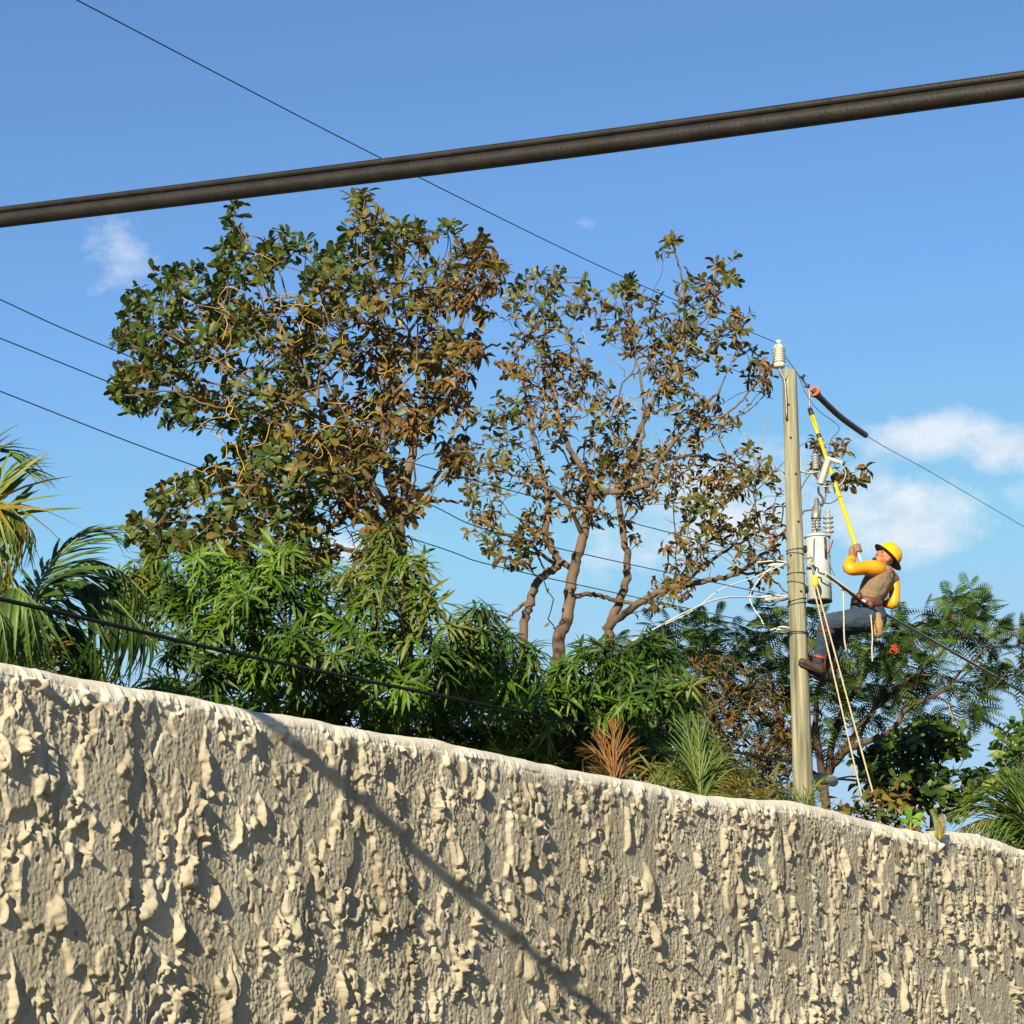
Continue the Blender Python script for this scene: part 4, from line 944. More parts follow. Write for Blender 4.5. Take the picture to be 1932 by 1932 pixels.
tall_tree('tall half-bare tree with brown leaves and several bent trunks, just left of the pole', 1060, RT,
    [[(1050, 1262, 0, 13), (1070, 1164, 0, 12), (1083, 1076, 0, 10.5), (1101, 1010, 0, 9.5), (1114, 922, 0, 8), (1096, 880, -.1, 6), (1061, 820, -.2, 5), (1048, 760, -.2, 4.5), (1039, 689, -.2, 3.5), (1026, 600, -.1, 2.2), (1040, 520, 0, 1.4)],
     [(985, 1240, .2, 9), (1000, 1138, .2, 8.5), (1017, 1094, .2, 8), (1052, 1063, .2, 8), (1030, 1010, .1, 6.5), (1035, 953, .1, 5.5), (1024, 896, .1, 4.5), (1000, 800, .2, 3), (985, 700, .2, 2)],
     [(1150, 1240, .3, 9), (1154, 1173, .3, 9), (1176, 1111, .3, 8), (1184, 1054, .3, 7), (1167, 953, .3, 6), (1176, 900, .3, 5.5), (1205, 820, .2, 4.5), (1255, 710, .1, 3.5), (1288, 620, 0, 3), (1290, 540, 0, 2.3), (1268, 460, 0, 1.3)],
     [(1083, 1076, 0, 6), (1065, 1064, .1, 6), (1052, 1063, .2, 6)],
     [(1114, 925, 0, 7), (1140, 930, -.2, 6.5), (1198, 922, -.4, 6), (1233, 905, -.5, 5.5), (1248, 865, -.5, 4.5), (1300, 800, -.6, 3.5), (1360, 730, -.6, 2.3)],
     [(1185, 925, -.3, 5), (1190, 890, -.3, 4.5), (1205, 850, -.3, 4), (1215, 760, -.3, 3), (1190, 640, -.2, 2), (1180, 550, -.2, 1.3)],
     [(1145, 1185, .3, 8), (1215, 1133, 0, 7), (1290, 1103, -.3, 6), (1378, 1086, -.5, 4.5), (1444, 1041, -.5, 3), (1520, 965, -.4, 1.8), (1580, 942, -.4, 1.2)],
     [(1088, 1125, 0, 5), (1120, 1122, .1, 4.5), (1160, 1132, .2, 4), (1200, 1140, .2, 3.5)],
     [(1290, 1100, -.3, 4), (1352, 1050, 0, 3.2), (1420, 1010, .3, 2.4), (1480, 990, .4, 1.7)],
     [(1245, 870, -.5, 3.5), (1320, 860, -.2, 3), (1400, 880, .1, 2.2), (1450, 900, .2, 1.5)],
     [(1101, 1010, 0, 5), (1060, 940, -.4, 4), (990, 900, -.6, 2.6), (900, 880, -.7, 1.5)],
     [(1050, 1065, .2, 4), (980, 1020, 0, 2.6), (920, 1000, -.1, 1.6)],
     [(1300, 800, -.6, 3), (1370, 780, -.7, 2.2), (1430, 720, -.7, 1.4)],
     [(1395, 1080, -.5, 3), (1450, 1090, -.2, 2), (1500, 1130, 0, 1.3)],
     [(1005, 1130, .2, 4), (975, 1150, .4, 3), (955, 1175, .5, 2)]],
    [(955, 600), (965, 540), (1000, 515), (1060, 505), (1075, 560), (1110, 535), (1150, 560), (1165, 520), (1230, 515), (1245, 470), (1290, 470), (1340, 490), (1375, 560), (1345, 590), (1395, 590), (1390, 640), (1440, 670), (1450, 740), (1425, 800),
     (1440, 870), (1478, 910), (1482, 1000), (1465, 1080), (1390, 1130), (1290, 1160), (1230, 1150), (1200, 1080), (1120, 1000), (1040, 1000), (1010, 1080), (930, 1060), (885, 1000), (880, 940), (865, 850), (905, 780), (940, 700)],
    780, 52, ((1150, 1020, 38), (1240, 985, 34), (1075, 1000, 20), (960, 960, 28), (1000, 860, 16), (1210, 1060, 30), (1120, 640, 18), (1210, 590, 22), (1380, 960, 18), (1110, 760, 12)),
    lambda u, v: np.clip(.36 + np.clip((620 - v) / 700, -.16, .2) + np.where(u < 980, .14, 0), 0.02, 1), .128, (4, 8),
    extra=((1265, 452), (1258, 470), (1360, 500), (1372, 530), (1185, 540), (1170, 535), (1390, 595), (1395, 620), (1440, 690), (1450, 720), (1105, 545), (1555, 850), (1540, 838), (1590, 842), (1600, 900), (1620, 890), (1580, 905), (1545, 870)), dry_n=1.3, thick=1.5, gap=.36, vines=45)

# mango trees: drooping whorls of long leaves
PAL_MANGO = [lin(h) for h in ('#30490f', '#3e5c12', '#486814', '#243b0d', '#5a741a', '#5c6222', '#2a430f', '#4e5d1c')]
def mango(label, base_u, depth, poly, n, seed, leaf_len, limbs, dark_v, bulge=1.4, holes=(), mind=13, inner=140, gap=.36):
    r_ = np.random.default_rng(seed); t = thing('mango_tree', foot(base_u, depth + .6), label, 'tree', 'mango trees behind the wall')
    sk = Skeleton()
    for k, lb in enumerate(limbs):
        pts = [pix(u, v, depth + dy) for (u, v, dy, _) in lb]; rd = [rp * depth / FPX for (*_, rp) in lb]
        if k == 0: pts = [Vector((pts[0].x, pts[0].y, 0))] + pts; rd = [rd[0] * 1.2] + rd
        sk.limb(pts, rd, attach=None if k == 0 else True, seed=seed)
    uv = sample_poly(poly, n, seed, gap=gap, gscale=45, mind=mind, holes=holes); p = np.array(poly, float)
    cu, lo, hi = p[:, 0].mean(), p[:, 1].min(), p[:, 1].max(); hw = (p[:, 0].max() - p[:, 0].min()) / 2
    # the crown bulges towards the viewer high up and is undercut below
    lump = value_noise(uv[:, 0] + 300, uv[:, 1] + 300, 95, seed + 1)
    dy = -bulge * (1 - .55 * ((uv[:, 0] - cu) / hw) ** 2) * (.25 + .75 * lump) + np.clip((uv[:, 1] - dark_v) / 70, 0, 1.0) * bulge * 1.3 + r_.normal(0, .12, len(uv))
    T_ = pixn(uv[:, 0], uv[:, 1], depth + dy)
    iu = sample_poly(poly, inner, seed + 50, gap=.22, gscale=60, mind=10, holes=holes)           # leaves deeper inside the crown
    T2 = pixn(iu[:, 0], iu[:, 1], depth + .35 + r_.uniform(0, 1.4, len(iu)))
    TT = np.vstack([T_, T2]); tips, n0 = sk.grow(TT, seed=seed, bf=.3, wig=.03)
    sk.build(t, M['bark_dark'], M['bark_dark'], n0, tip=.005, maxr=.035)
    P = np.array(sk.P); par = np.array(sk.par); tp = P[tips]; ax = unit(unit(P[tips] - P[par[tips]]) * .6 + np.array([0, -.55, .75]) + r_.normal(0, .25, (len(tips), 3)))
    uu, vv = projn(tp); tone = value_noise(uu + 700, vv + 700, 110, seed + 2)
    pal = [((2, 4, 1, 4) if x > .66 else (1, 2, 0, 7) if x > .45 else (0, 3, 6, 1) if x > .25 else (5, 7, 1, 5)) for x in tone]
    L = Leaves(t, PAL_MANGO, M['leaf'])
    rosettes(L, 'lan', T_LAN, tp, ax, (13, 20), leaf_len, pal, (.75, 1.75), r_, droop=.30, jit=.02)
    sub = np.nonzero(r_.random(len(tp)) < .6)[0]; tq = P[par[par[tips[sub]]]]
    rosettes(L, 'lan', T_LAN, tq, ax[sub], (6, 11), leaf_len * .95, [pal[i] for i in sub], (1.0, 1.9), r_, droop=.45, jit=.04)
    L.build(300, seed=seed); return t
mango('wide dense mango tree with glossy drooping leaves under the left crown', 620, 15.6,
      [(205, 1190), (215, 1100), (250, 1060), (300, 1045), (360, 1050), (420, 1035), (480, 1060), (540, 1025), (600, 1045), (640, 1085), (680, 1075), (690, 1010), (730, 995), (770, 1010), (800, 1060), (805, 1120), (840, 1160), (900, 1135), (960, 1180),
       (1010, 1225), (1030, 1290), (1040, 1440), (640, 1440), (230, 1330), (330, 1275), (310, 1215)], 390, 71, .168,
      [[(620, 1480, .6, 16), (610, 1400, .6, 15), (600, 1320, .6, 12)], [(610, 1360, .6, 10), (500, 1280, .4, 8), (400, 1180, .3, 6), (330, 1120, .2, 4)], [(600, 1320, .6, 9), (640, 1220, .5, 7), (720, 1120, .3, 5), (745, 1040, .2, 3)],
       [(610, 1350, .6, 9), (740, 1290, .6, 7), (860, 1230, .5, 5), (960, 1240, .4, 3)], [(560, 1310, .5, 7), (540, 1200, .2, 5), (530, 1090, 0, 3)]],
      1290, holes=((850, 1110, 30), (655, 1040, 22), (520, 1140, 10), (830, 1250, 10)), inner=260)
mango('smaller dark mango tree below the half-bare trunks', 1130, 16.8,
      [(985, 1330), (1040, 1270), (1100, 1225), (1160, 1195), (1220, 1195), (1270, 1225), (1310, 1290), (1320, 1400), (1280, 1460), (1100, 1460), (985, 1440)], 120, 83, .175,
      [[(1130, 1520, .6, 14), (1130, 1430, .6, 12), (1135, 1360, .5, 10)], [(1132, 1400, .5, 8), (1060, 1330, .3, 5), (1030, 1300, .2, 3)], [(1135, 1360, .5, 8), (1200, 1290, .3, 5), (1230, 1240, .2, 3)]],
      1330, bulge=1.0, inner=130)
mango('young mango shrub peeping over the wall below the big mango', 300, 13.0,
      [(205, 1300), (235, 1272), (275, 1270), (320, 1290), (420, 1310), (480, 1330), (520, 1400), (250, 1400)], 26, 91, .16,
      [[(330, 1500, .3, 8), (330, 1420, .3, 7), (330, 1370, .3, 5)], [(330, 1390, .3, 5), (270, 1330, .1, 3), (245, 1300, 0, 2)], [(330, 1380, .3, 4), (420, 1350, .1, 2.5)]], 1600, bulge=.5, inner=16, mind=16)

# feathery tree behind the pole (fine double-feathered leaves)
def feather_tree():
    depth = 26.5; r_ = np.random.default_rng(5)
    t = thing('flame_tree', foot(1560, depth), 'spreading feathery tree with few red flowers behind the pole and lineman', 'tree')
    sk = Skeleton()
    for k, lb in enumerate(([(1560, 1560, 0, 9), (1556, 1500, 0, 8), (1560, 1455, 0, 7.5)], [(1560, 1460, 0, 7), (1600, 1415, -.4, 6), (1640, 1398, -.7, 5.5), (1680, 1380, -.8, 5), (1711, 1338, -.8, 4.5), (1776, 1305, -.8, 3.5), (1810, 1270, -.8, 2.4), (1870, 1215, -.8, 1.6)],
                            [(1558, 1470, 0, 8), (1580, 1370, .3, 6), (1620, 1290, .5, 5), (1680, 1220, .6, 3.5), (1760, 1160, .6, 2)], [(1556, 1480, 0, 8), (1540, 1380, -.3, 6), (1545, 1290, -.4, 4.5), (1580, 1220, -.4, 3)],
                            [(1554, 1490, 0, 8), (1480, 1400, .3, 6), (1400, 1310, .4, 5), (1320, 1240, .4, 3.5), (1230, 1200, .4, 2)], [(1480, 1400, .3, 5), (1460, 1300, .6, 4), (1440, 1220, .7, 2.6)],
                            [(1570, 1440, 0, 5), (1640, 1350, 0, 4), (1740, 1260, 0, 3), (1830, 1190, 0, 2)], [(1600, 1415, -.4, 4), (1660, 1320, -.3, 3.2), (1700, 1250, -.3, 2.4)])):
        pts = [pix(u, v, depth + dy) for (u, v, dy, _) in lb]; rd = [rp * depth / FPX for (*_, rp) in lb]
        if k == 0: pts = [Vector((pts[0].x, pts[0].y, 0))] + pts; rd = [rd[0] * 1.2] + rd
        sk.limb(pts, rd, attach=None if k == 0 else True, seed=5)
    polys = (([(1120, 1215), (1250, 1168), (1400, 1150), (1500, 1160), (1640, 1190), (1700, 1150), (1730, 1200), (1720, 1300), (1600, 1400), (1500, 1440), (1350, 1440), (1250, 1400), (1160, 1300)], 330, .3),
             ([(1690, 1170), (1760, 1120), (1832, 1112), (1850, 1150), (1900, 1185), (1950, 1170), (1990, 1260), (1880, 1300), (1850, 1360), (1800, 1390), (1720, 1400), (1690, 1300)], 150, .40))
    uv = np.vstack([sample_poly(p, n, 60 + i, gap=g, gscale=50, mind=9) for i, (p, n, g) in enumerate(polys)])
    dy = r_.normal(0, .8, len(uv)).clip(-1.4, 1.6); T_ = pixn(uv[:, 0], uv[:, 1], depth + dy)
    tips, n0 = sk.grow(T_, seed=5, bf=.3, wig=.03); sk.build(t, M['bark_dark'], M['bark_dark'], n0, tip=.005, maxr=.03)
    P = np.array(sk.P); par = np.array(sk.par)
    pal = [lin(h) for h in ('#314a18', '#3c551e', '#46601f', '#2a4014', '#52632a')]
    bp, bd, bu, bs, bc = [], [], [], [], []; ribs_ = MB()
    for p, q, uvp in zip(P[tips], P[par[tips]], uv):
        n = r_.integers(3, 6); a = unit(p - q)
        for k in range(n):
            d = unit(a * .5 + r_.normal(0, .7, 3) + np.array([.15, -.1, .15])); ln_ = r_.uniform(.22, .42); up = unit(np.array([0, 0, 1.]) + r_.normal(0, .3, 3)); sdv = unit(np.cross(d, up)); up = np.cross(sdv, d)
            m = 9; c = r_.integers(0, 5)
            for i in range(1, m + 1):
                f = i / m; c0 = p + d * ln_ * f - np.array([0, 0, 1]) * .12 * f * f * ln_ / .4
                w = .085 * math.sin(math.pi * (.15 + .8 * f)) + .02
                for sgn in (-1, 1): bp.append(c0); bd.append(sdv * sgn + d * .55 - np.array([0, 0, .25])); bu.append(up); bs.append(w * 1.1); bc.append(c)
    L = Leaves(t, pal, M['leaf']); L.add('strip', T_STRIP, np.array(bp), np.array(bd), np.array(bu), np.array(bs), np.array(bc))
    L.build(300, name='leaflet', seed=5)
    for (u, v, dy_, sz) in ((1685, 1223, -1.7, .042), (1692, 1228, -1.75, .034), (1681, 1230, -1.65, .028), (1689, 1219, -1.6, .026), (1508, 1195, -1.5, .04), (1798, 1162, -1.2, .03), (1440, 1112, -1.2, .03)):
        fm = MB(); c = np.array(tuple(pix(u, v, depth + dy_)))
        for k in range(5):
            a = k * 1.257 + u; e = c + np.array([math.cos(a) * sz, -.03, math.sin(a) * sz])
            fm.ellipsoid(c * .45 + e * .55, (sz * .5 * math.cos(a), 0, sz * .5 * math.sin(a)), (0, .012, 0), (-sz * .28 * math.sin(a), 0, sz * .28 * math.cos(a)), 8, 5)
        fm.build('flower', M['flower'], t)
    for (u, v, n_) in ((1735, 1360, 52), (1808, 1390, 45), (1606, 1440, 55), (1790, 1330, 30)):
        MB().tube(spline([pix(u, v, depth - 1.1), pix(u + 3, v + n_ * .5, depth - 1.12), pix(u + 9, v + n_, depth - 1.1)], 4), [[.02, .008]] * 9, 6).build('seed_pod', M['vine'], t)
feather_tree()

# dry brown shrub, bushes
def bush(name, label, base_u, depth, poly, n, seed, palette, tpl, tname, leaf_len, nl, dry=False, thick=.7, mind=9, limbs=None, spread=(.4, 1.6), droop=.2, singles=200, gap=.35, cat='shrub', twig='bark'):
    r_ = np.random.default_rng(seed); t = thing(name, foot(base_u, depth), label, cat); sk = Skeleton(); b0 = foot(base_u, depth); p = np.array(poly, float)
    c = pix(p[:, 0].mean(), p[:, 1].mean(), depth)
    sk.limb([b0, b0.lerp(c, .5) + Vector((.05, 0, 0)), c], [.05, .04, .02])
    for k in range(5):
        e = pix(r_.uniform(p[:, 0].min(), p[:, 0].max()), p[:, 1].mean() + r_.normal(0, 20), depth + r_.normal(0, thick * .5)); sk.limb([b0.lerp(c, .6), b0.lerp(c, .6).lerp(e, .5) + Vector((0, 0, .05)), e], [.022, .016, .008], attach=True, seed=seed + k)
    uv = sample_poly(poly, n, seed, gap=gap, gscale=40, mind=mind); T_ = pixn(uv[:, 0], uv[:, 1], depth + r_.normal(0, thick * .5, len(uv)).clip(-thick, thick))
    tips, n0 = sk.grow(T_, seed=seed, bf=.35, wig=.06 if dry else .03); sk.build(t, M[twig], M[twig], n0, tip=.0045, maxr=.02)
    P = np.array(sk.P); par = np.array(sk.par); ax = unit(P[tips] - P[par[tips]]) + np.array([0, -.3, .4])
    L = Leaves(t, palette, M['dry_leaf' if dry else 'leaf']); k = len(palette)
    rosettes(L, tname, tpl, P[tips], ax, nl, leaf_len, [tuple(r_.integers(0, k, 3)) for _ in tips], spread, r_, droop=droop, jit=.03)
    if dry:
        idx = np.arange(n0, len(P)); pick = r_.choice(idx, int(len(idx) * .5)); m = len(pick)
        L.add(tname, tpl, P[pick], r_.normal(0, 1, (m, 3)), r_.normal(0, 1, (m, 3)), leaf_len * r_.uniform(.4, .9, m), r_.integers(0, k, m))
    L.build(singles, seed=seed); return t
BROWN = [lin(h) for h in ('#54401f', '#5e4420', '#4e3e1d', '#40351c', '#684a26', '#504c24', '#474620')]
OLIVE = [lin(h) for h in ('#5a5a22', '#6a5a20', '#4c5420', '#74642a', '#43501e')]
DKGRN = [lin(h) for h in ('#2b4014', '#344a16', '#3f551a', '#243612', '#4c5e20')]
YLGRN = [lin(h) for h in ('#55702a', '#6a7d34', '#47642a', '#7d8440', '#3d5824')]
bush('dry_shrub', 'dried brown shrub of tangled twigs left of the pole foot', 1390, 22.6, [(1190, 1330), (1260, 1260), (1330, 1230), (1420, 1260), (1490, 1330), (1500, 1420), (1490, 1520), (1230, 1500), (1180, 1420)], 340, 101, BROWN, T_DRY, 'dry', .10, (3, 7), dry=True, thick=.8, gap=.30)
bush('shrub', 'dark leafy shrub below the feathery tree, right of the ropes', 1740, 24.0, [(1610, 1440), (1680, 1395), (1760, 1370), (1830, 1395), (1855, 1440), (1850, 1490), (1800, 1530), (1620, 1500)], 190, 103, DKGRN, T_OBO, 'obo', .16, (6, 11), thick=.8)
bush('small_tree', 'small yellow-green tree cut by the right edge', 1925, 19.0, [(1868, 1480), (1880, 1420), (1895, 1365), (1930, 1340), (1990, 1330), (2020, 1480), (1990, 1560), (1880, 1520)], 120, 107, YLGRN, T_OBO, 'obo', .13, (6, 11), thick=.7, cat='tree')
bush('shrub', 'olive undergrowth between the small palms above the wall', 1330, 15.0, [(1090, 1470), (1180, 1455), (1290, 1440), (1400, 1455), (1470, 1480), (1480, 1540), (1090, 1540)], 170, 109, OLIVE, T_LAN, 'lan', .13, (7, 12), thick=.6, droop=.3, gap=.25)
bush('shrub', 'brown and yellow leafy weeds behind the wall near the rope ends', 1690, 14.0, [(1560, 1530), (1640, 1510), (1690, 1490), (1720, 1500), (1745, 1570), (1740, 1600), (1570, 1590)], 70, 113, BROWN + OLIVE, T_OBO, 'obo', .085, (4, 8), thick=.4, dry=True)
bush('shrub', 'dark shrub filling the gap behind the mango and wall', 940, 19.5, [(700, 1360), (840, 1330), (960, 1320), (1060, 1330), (1180, 1360), (1180, 1450), (700, 1440)], 190, 127, DKGRN, T_LAN, 'lan', .2, (9, 14), thick=.8, droop=.3, gap=.25)
bush('shrub', 'dark low shrub behind the palm at the left end of the wall', 100, 15.0, [(-60, 1180), (60, 1170), (130, 1190), (175, 1240), (190, 1290), (190, 1320), (-60, 1300)], 90, 131, DKGRN, T_LAN, 'lan', .2, (8, 13), thick=.6, droop=.35, gap=.3)

# palms
PAL_PALM = [lin(h) for h in ('#3c541a', '#4a601e', '#2c4416', '#586a24', '#6a7028', '#7a6a26', '#7a5222', '#5e4420')]
def palm(name, label, base, fronds, trunk_r=.09, pal_rachis='#5c6430', singles=300, cat='palm', trunk=True, top=None):
    t = thing(name, base, label, cat); loc = np.array(tuple(base)); n_single = 0
    mr = material('rachis', lin(pal_rachis), rough=.6, vary=.15)
    if trunk and top is not None:
        zs = np.linspace(0, 1, 16); MB().tube([base.lerp(top, f) for f in zs], [trunk_r * (1.15 - .25 * f) * (1 + .05 * (i % 2)) for i, f in enumerate(zs)], 12).build('trunk', M['bark'], t)
    for fi, fr in enumerate(fronds):
        r_ = np.random.default_rng(1000 + fi + int(loc[0] * 100)); pts, ln_, wid, npair, cols, droop, sides, ang = fr
        Pn = spline(pts, 10); rr = np.linspace(.014, .003, len(Pn)) * (ln_ / .45) ** .5
        f_o = MB().tube(Pn, rr, 6).build('frond', mr, t)
        seg = np.linalg.norm(np.diff(Pn, axis=0), axis=1); cum = np.concatenate([[0], np.cumsum(seg)]); tt = np.linspace(.16, .99, npair) * cum[-1]
        C_ = np.stack([np.interp(tt, cum, Pn[:, i]) for i in range(3)], -1); D_ = unit(np.stack([np.interp(tt, cum, np.gradient(Pn, cum, axis=0)[:, i]) for i in range(3)], -1))
        upv = np.array([0, -.35, 1.]); S_ = unit(np.cross(D_, upv)); pos, d, up, sc, ci = [], [], [], [], []
        for i in range(npair):
            f = i / (npair - 1); k = math.sin(math.pi * (.12 + .80 * f)) ** .6
            for sgn in sides:
                a = ang * (1 - .55 * f) + r_.normal(0, .06)
                v = D_[i] * math.cos(a) + S_[i] * sgn * math.sin(a) + np.array([0, 0, -droop * r_.uniform(.5, 1.4)]) + r_.normal(0, .07 if trunk_r > .05 else .16, 3)
                pos.append(C_[i]); d.append(v); up.append(np.cross(S_[i], D_[i]) + r_.normal(0, .25, 3) + np.array([0, -.3, .3])); sc.append(ln_ * k * r_.uniform(.85, 1.1)); ci.append(cols[r_.integers(len(cols))])
        pos, d, up, sc, ci = (np.array(x) for x in (pos, d, up, sc, ci)); Rm = frames(d, up); tpl = T_LEAFLET_D if droop > .25 else T_LEAFLET
        V0 = tpl[0].copy(); V0[:, 0] *= wid
        meshes = {}; rest = []
        for i in range(len(pos)):
            if n_single < singles:
                c = int(ci[i])
                if c not in meshes:
                    me = fast_mesh('leaflet', V0, [tpl[1]]); me.materials.append(M['leaf']); set_col(me, np.repeat(np.array(PAL_PALM[c])[None], len(V0), 0)); meshes[c] = me
                o = bpy.data.objects.new('leaflet', meshes[c]); COL.objects.link(o); o.parent = f_o
                Mx = np.eye(4); Mx[:3, :3] = Rm[i] * sc[i]; Mx[:3, 3] = pos[i] - loc; o.matrix_basis = Matrix(Mx.tolist()); n_single += 1
            else: rest.append(i)
        if rest:
            V, F, C = merged_leaves((V0, tpl[1]), pos[rest] - loc, Rm[rest], sc[rest], np.array(PAL_PALM)[ci[rest]] * r_.uniform(.8, 1.2, (len(rest), 1)))
            me = fast_mesh('leaflets', V, [F]); me.materials.append(M['leaf']); set_col(me, C); o = bpy.data.objects.new('leaflets', me); COL.objects.link(o); o.parent = f_o; o['kind'] = 'stuff'
    return t
def pp(y, *uv): return [pix(u, v, y + (q[0] if q else 0)) for (u, v, *q) in uv]
Y_ = 12.2; G1, G2, GB = (0, 1, 2), (1, 3, 4), (1, 3, 4, 5)
cr_ = pix(25, 1235, Y_)
palm('coconut_palm', 'young coconut palm with broad fronds at the left edge', Vector((cr_.x, cr_.y, 0)), [
    (pp(Y_, (48, 1200, -.2), (62, 1150, -.3), (88, 1105, -.35), (125, 1078, -.35), (150, 1076, -.3)), .40, 2.6, 16, G1 + (3,), .0, (1,), 1.25),
    (pp(Y_, (45, 1200), (90, 1130, -.1), (150, 1095, -.15), (215, 1130, -.2), (285, 1210, -.2)), .42, 1.0, 38, (0, 2, 2), .45, (-1, 1), .85),  # darker greens put the shade on this arching frond into its colour
    (pp(Y_, (35, 1210), (70, 1110, .2), (120, 1040, .3), (175, 1000, .35), (215, 1010, .4)), .36, 1.1, 32, G1, .15, (-1, 1), .8),
    (pp(Y_, (20, 1210), (0, 1060, -.2), (-10, 950, -.2), (20, 890, -.2), (70, 885, -.2)), .40, 1.1, 34, G2, .2, (-1, 1), .75),
    (pp(Y_, (15, 1210), (-20, 1040, -.4), (-20, 960, -.5), (10, 950, -.6), (60, 1000, -.6)), .42, 1.0, 36, GB, .55, (-1, 1), .8),
    (pp(Y_, (10, 1200), (-50, 1000), (-60, 900), (-20, 850), (50, 858)), .40, 1.1, 30, G1, .2, (-1, 1), .75),
    (pp(Y_, (40, 1220), (100, 1180), (150, 1190), (185, 1240), (195, 1290)), .40, 1.0, 30, (2, 2, 0), .6, (-1, 1), .8),
    (pp(Y_, (30, 1225), (90, 1120, .5), (160, 1060, .6), (230, 1080, .6), (280, 1130, .6)), .38, 1.0, 32, (0, 2, 3), .35, (-1, 1), .8),
    (pp(Y_, (10, 1220), (-60, 1120), (-140, 1100), (-210, 1150)), .40, 1.0, 30, G1, .4, (-1, 1), .8),
    (pp(Y_, (20, 1225), (10, 1150, -.5), (20, 1110, -.8), (50, 1130, -1.0), (70, 1210, -1.0)), .38, 1.0, 28, G1, .5, (-1, 1), .8),
    (pp(Y_, (60, 1300, -.4), (66, 1270, -.4), (78, 1235, -.4), (100, 1215, -.4)), .22, 1.0, 10, (4, 5), .2, (-1, 1), .8),
    (pp(Y_, (0, 1225), (-40, 1180, -.6), (-30, 1130, -.9), (0, 1160, -1.1), (15, 1240, -1.1)), .38, 1.0, 28, G1, .5, (-1, 1), .8)], .10, top=cr_)
def clump(name, label, u, v, y, specs, **k):
    b = pix(u, v, y); base = Vector((b.x, b.y, 0)); fr = []
    for (tu, tv, bend, ln_, npair, cols, droop) in specs:
        e = pix(tu, tv, y + bend * .2); m = b.lerp(e, .55) + Vector((0, 0, abs(e.x - b.x) * .25)); fr.append(([b + Vector((0, 0, -.25)), b, m, e], ln_ * .92, .62, int(npair * 1.5), cols, droop + .06, (-1, 1), .5))
    palm(name, label, base, fr, .04, top=b, **k)
clump('small_palm', 'small palm with withered rust-brown fronds above the wall', 1160, 1500, 12.5, pal_rachis='#6a4a22', specs=[(1158, 1376, 0, .26, 26, (6, 7, 6), .0), (1108, 1408, -1, .22, 20, (5, 7), .15), (1203, 1412, 1, .2, 18, (4, 5, 7), .1), (1132, 1392, 0, .2, 18, (6, 7), .05), (1185, 1396, 1, .2, 18, (5, 6), .05)], singles=140)
clump('small_palm', 'small green palm with an upright fan behind the wall', 1322, 1520, 12.8, [(1295, 1370, 0, .3, 30, (0, 1, 2), .0), (1318, 1375, 0, .28, 26, (0, 1, 3), .0), (1262, 1410, -1, .24, 20, (0, 1), .1), (1385, 1415, 1, .26, 26, (1, 3, 4), .3), (1415, 1450, 1, .24, 24, (1, 3, 5), .4), (1250, 1450, -1, .2, 18, (1, 4), .3), (1350, 1395, 1, .24, 24, (0, 1, 3), .15)], singles=160)
clump('small_palm', 'low yellowish palm tuft at the foot of the pole', 1510, 1545, 13.5, [(1448, 1490, -1, .2, 20, (4, 5, 3), .1), (1470, 1478, -1, .2, 20, (3, 4), .1), (1562, 1462, 1, .2, 20, (3, 0, 5), .1), (1540, 1490, 1, .2, 18, (3, 4), .2), (1425, 1512, -1, .18, 16, (5, 4), .2), (1500, 1490, 0, .18, 16, (1, 3), .1)], singles=110)
clump('areca_palm', 'fine-leaved palm spilling over the wall at the right edge', 1965, 1625, 11.2, [(1800, 1530, -1, .26, 26, (3, 4, 1), .15), (1835, 1500, -1, .28, 30, (0, 1, 3), .1), (1870, 1478, -1, .28, 30, (0, 1, 4), .05), (1905, 1468, 0, .28, 30, (0, 1, 2), .05), (1940, 1462, 0, .28, 26, (0, 2), .05),
      (1800, 1568, -1, .24, 26, (4, 5, 3), .35), (1850, 1548, -1, .24, 26, (3, 4, 5), .3), (1990, 1470, 1, .28, 24, (0, 1), .1), (2040, 1520, 1, .28, 24, (0, 1), .2), (1885, 1535, -1, .26, 26, (0, 1, 3), .25)], singles=260)

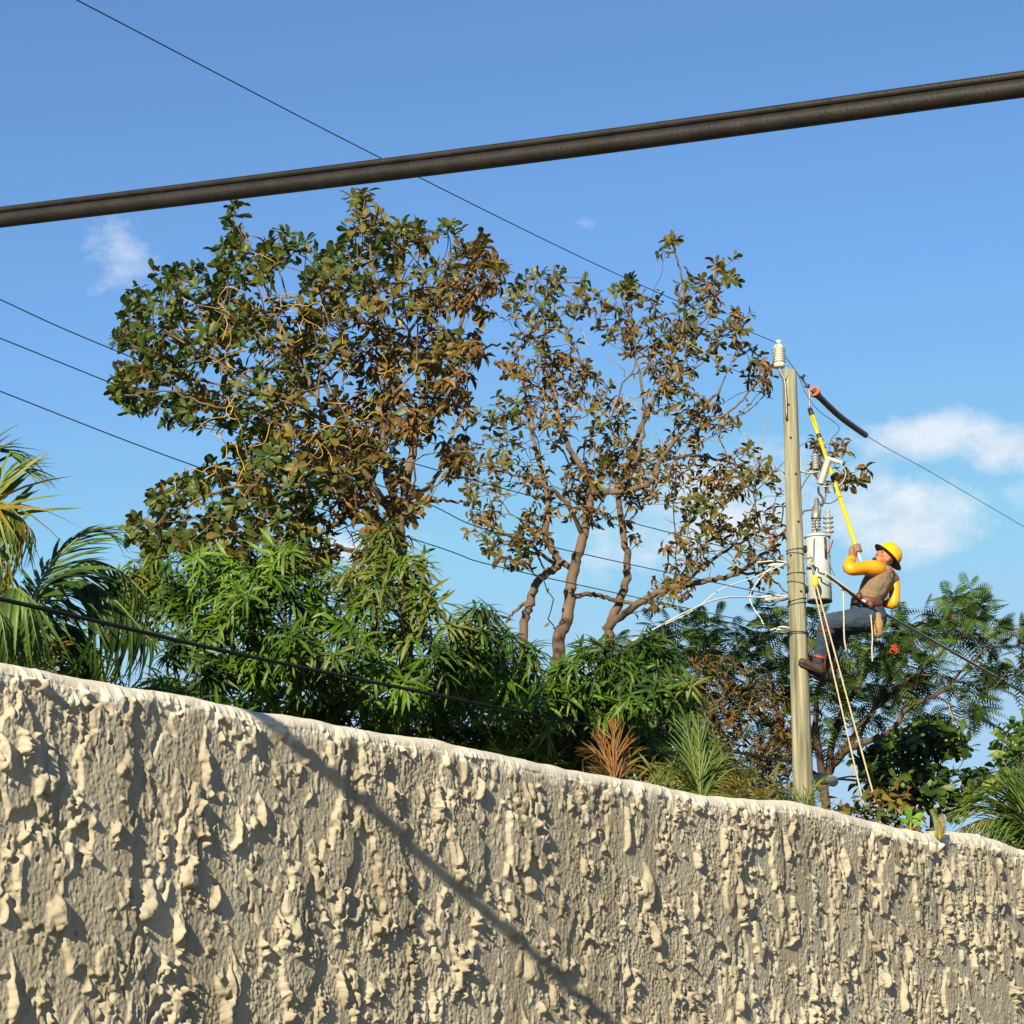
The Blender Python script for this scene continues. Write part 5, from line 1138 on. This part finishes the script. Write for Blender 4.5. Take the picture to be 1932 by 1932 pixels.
# fern and leafy seedling rooted in the top of the wall
fb = wall_point(1768, 1585); fb = Vector((fb.x, fb.y, fb.z)) + Vector((WN[0], WN[1], 0)) * .012
fern = thing('wall_fern', fb, 'small browning fern growing out of the wall top near the right end', 'fern'); yw = fb.y
for (tu, tv, cols) in ((1758, 1528, (1, 3, 4)), (1776, 1538, (7, 5)), (1764, 1545, (3, 5))):
    e = pix(tu, tv, yw - .02); Pn = spline([fb, fb.lerp(e, .5) + Vector((.01, 0, .01)), e], 8); mb = MB(); r_ = np.random.default_rng(tu)
    f_o = MB().tube(Pn, np.linspace(.0022, .0008, len(Pn)), 5).build('frond', M['vine'], fern)
    pos, d, up, sc, ci = [], [], [], [], []
    for i in range(1, len(Pn)):
        dd = unit(Pn[i] - Pn[i - 1]); sv = unit(np.cross(dd, [0, -1, 0]))
        for sgn in (-1, 1): pos.append(Pn[i]); d.append(sv * sgn + dd * .3); up.append([0, -1, .2]); sc.append(.024 * (1.1 - .6 * i / len(Pn))); ci.append(cols[r_.integers(len(cols))])
    loc = np.array(tuple(fb)); T_P = leaf_template([0, .5, 1], [.12, .16, .02], .2, .3); V, F, C = merged_leaves(T_P, np.array(pos) - loc, frames(np.array(d), np.array(up, float)), np.array(sc), np.array(PAL_PALM)[ci])
    me = fast_mesh('pinnae', V, [F]); me.materials.append(M['leaf']); set_col(me, C); o = bpy.data.objects.new('pinnae', me); COL.objects.link(o); o.parent = f_o
sb = wall_point(1742, 1566); sb = sb - Vector((WN[0], WN[1], 0)) * .06
sl_ = thing('wall_seedling', sb, 'bright green leafy seedling on the wall top beside the fern', 'plant')
MB().tube([sb + Vector((0, 0, -.02)), sb + Vector((0, 0, .03)), sb + Vector((.005, 0, .06))], .003, 5).build('stem', M['vine'], sl_)
L = Leaves(sl_, [lin('#55802a'), lin('#6a8c34')], M['leaf'])
for k, (dx, dz, s_) in enumerate(((-.6, .5, .07), (.5, .6, .08), (-.2, 1, .08), (.2, -.1, .07), (-.5, -.2, .06), (.6, 0, .06))):
    L.add('obo', T_OBO, np.array([tuple(sb + Vector((0, 0, .015 + .009 * k)))]), np.array([[dx, -.4, dz]]), np.array([[0, -.7, .7]]), s_, k % 2)
L.build(20)
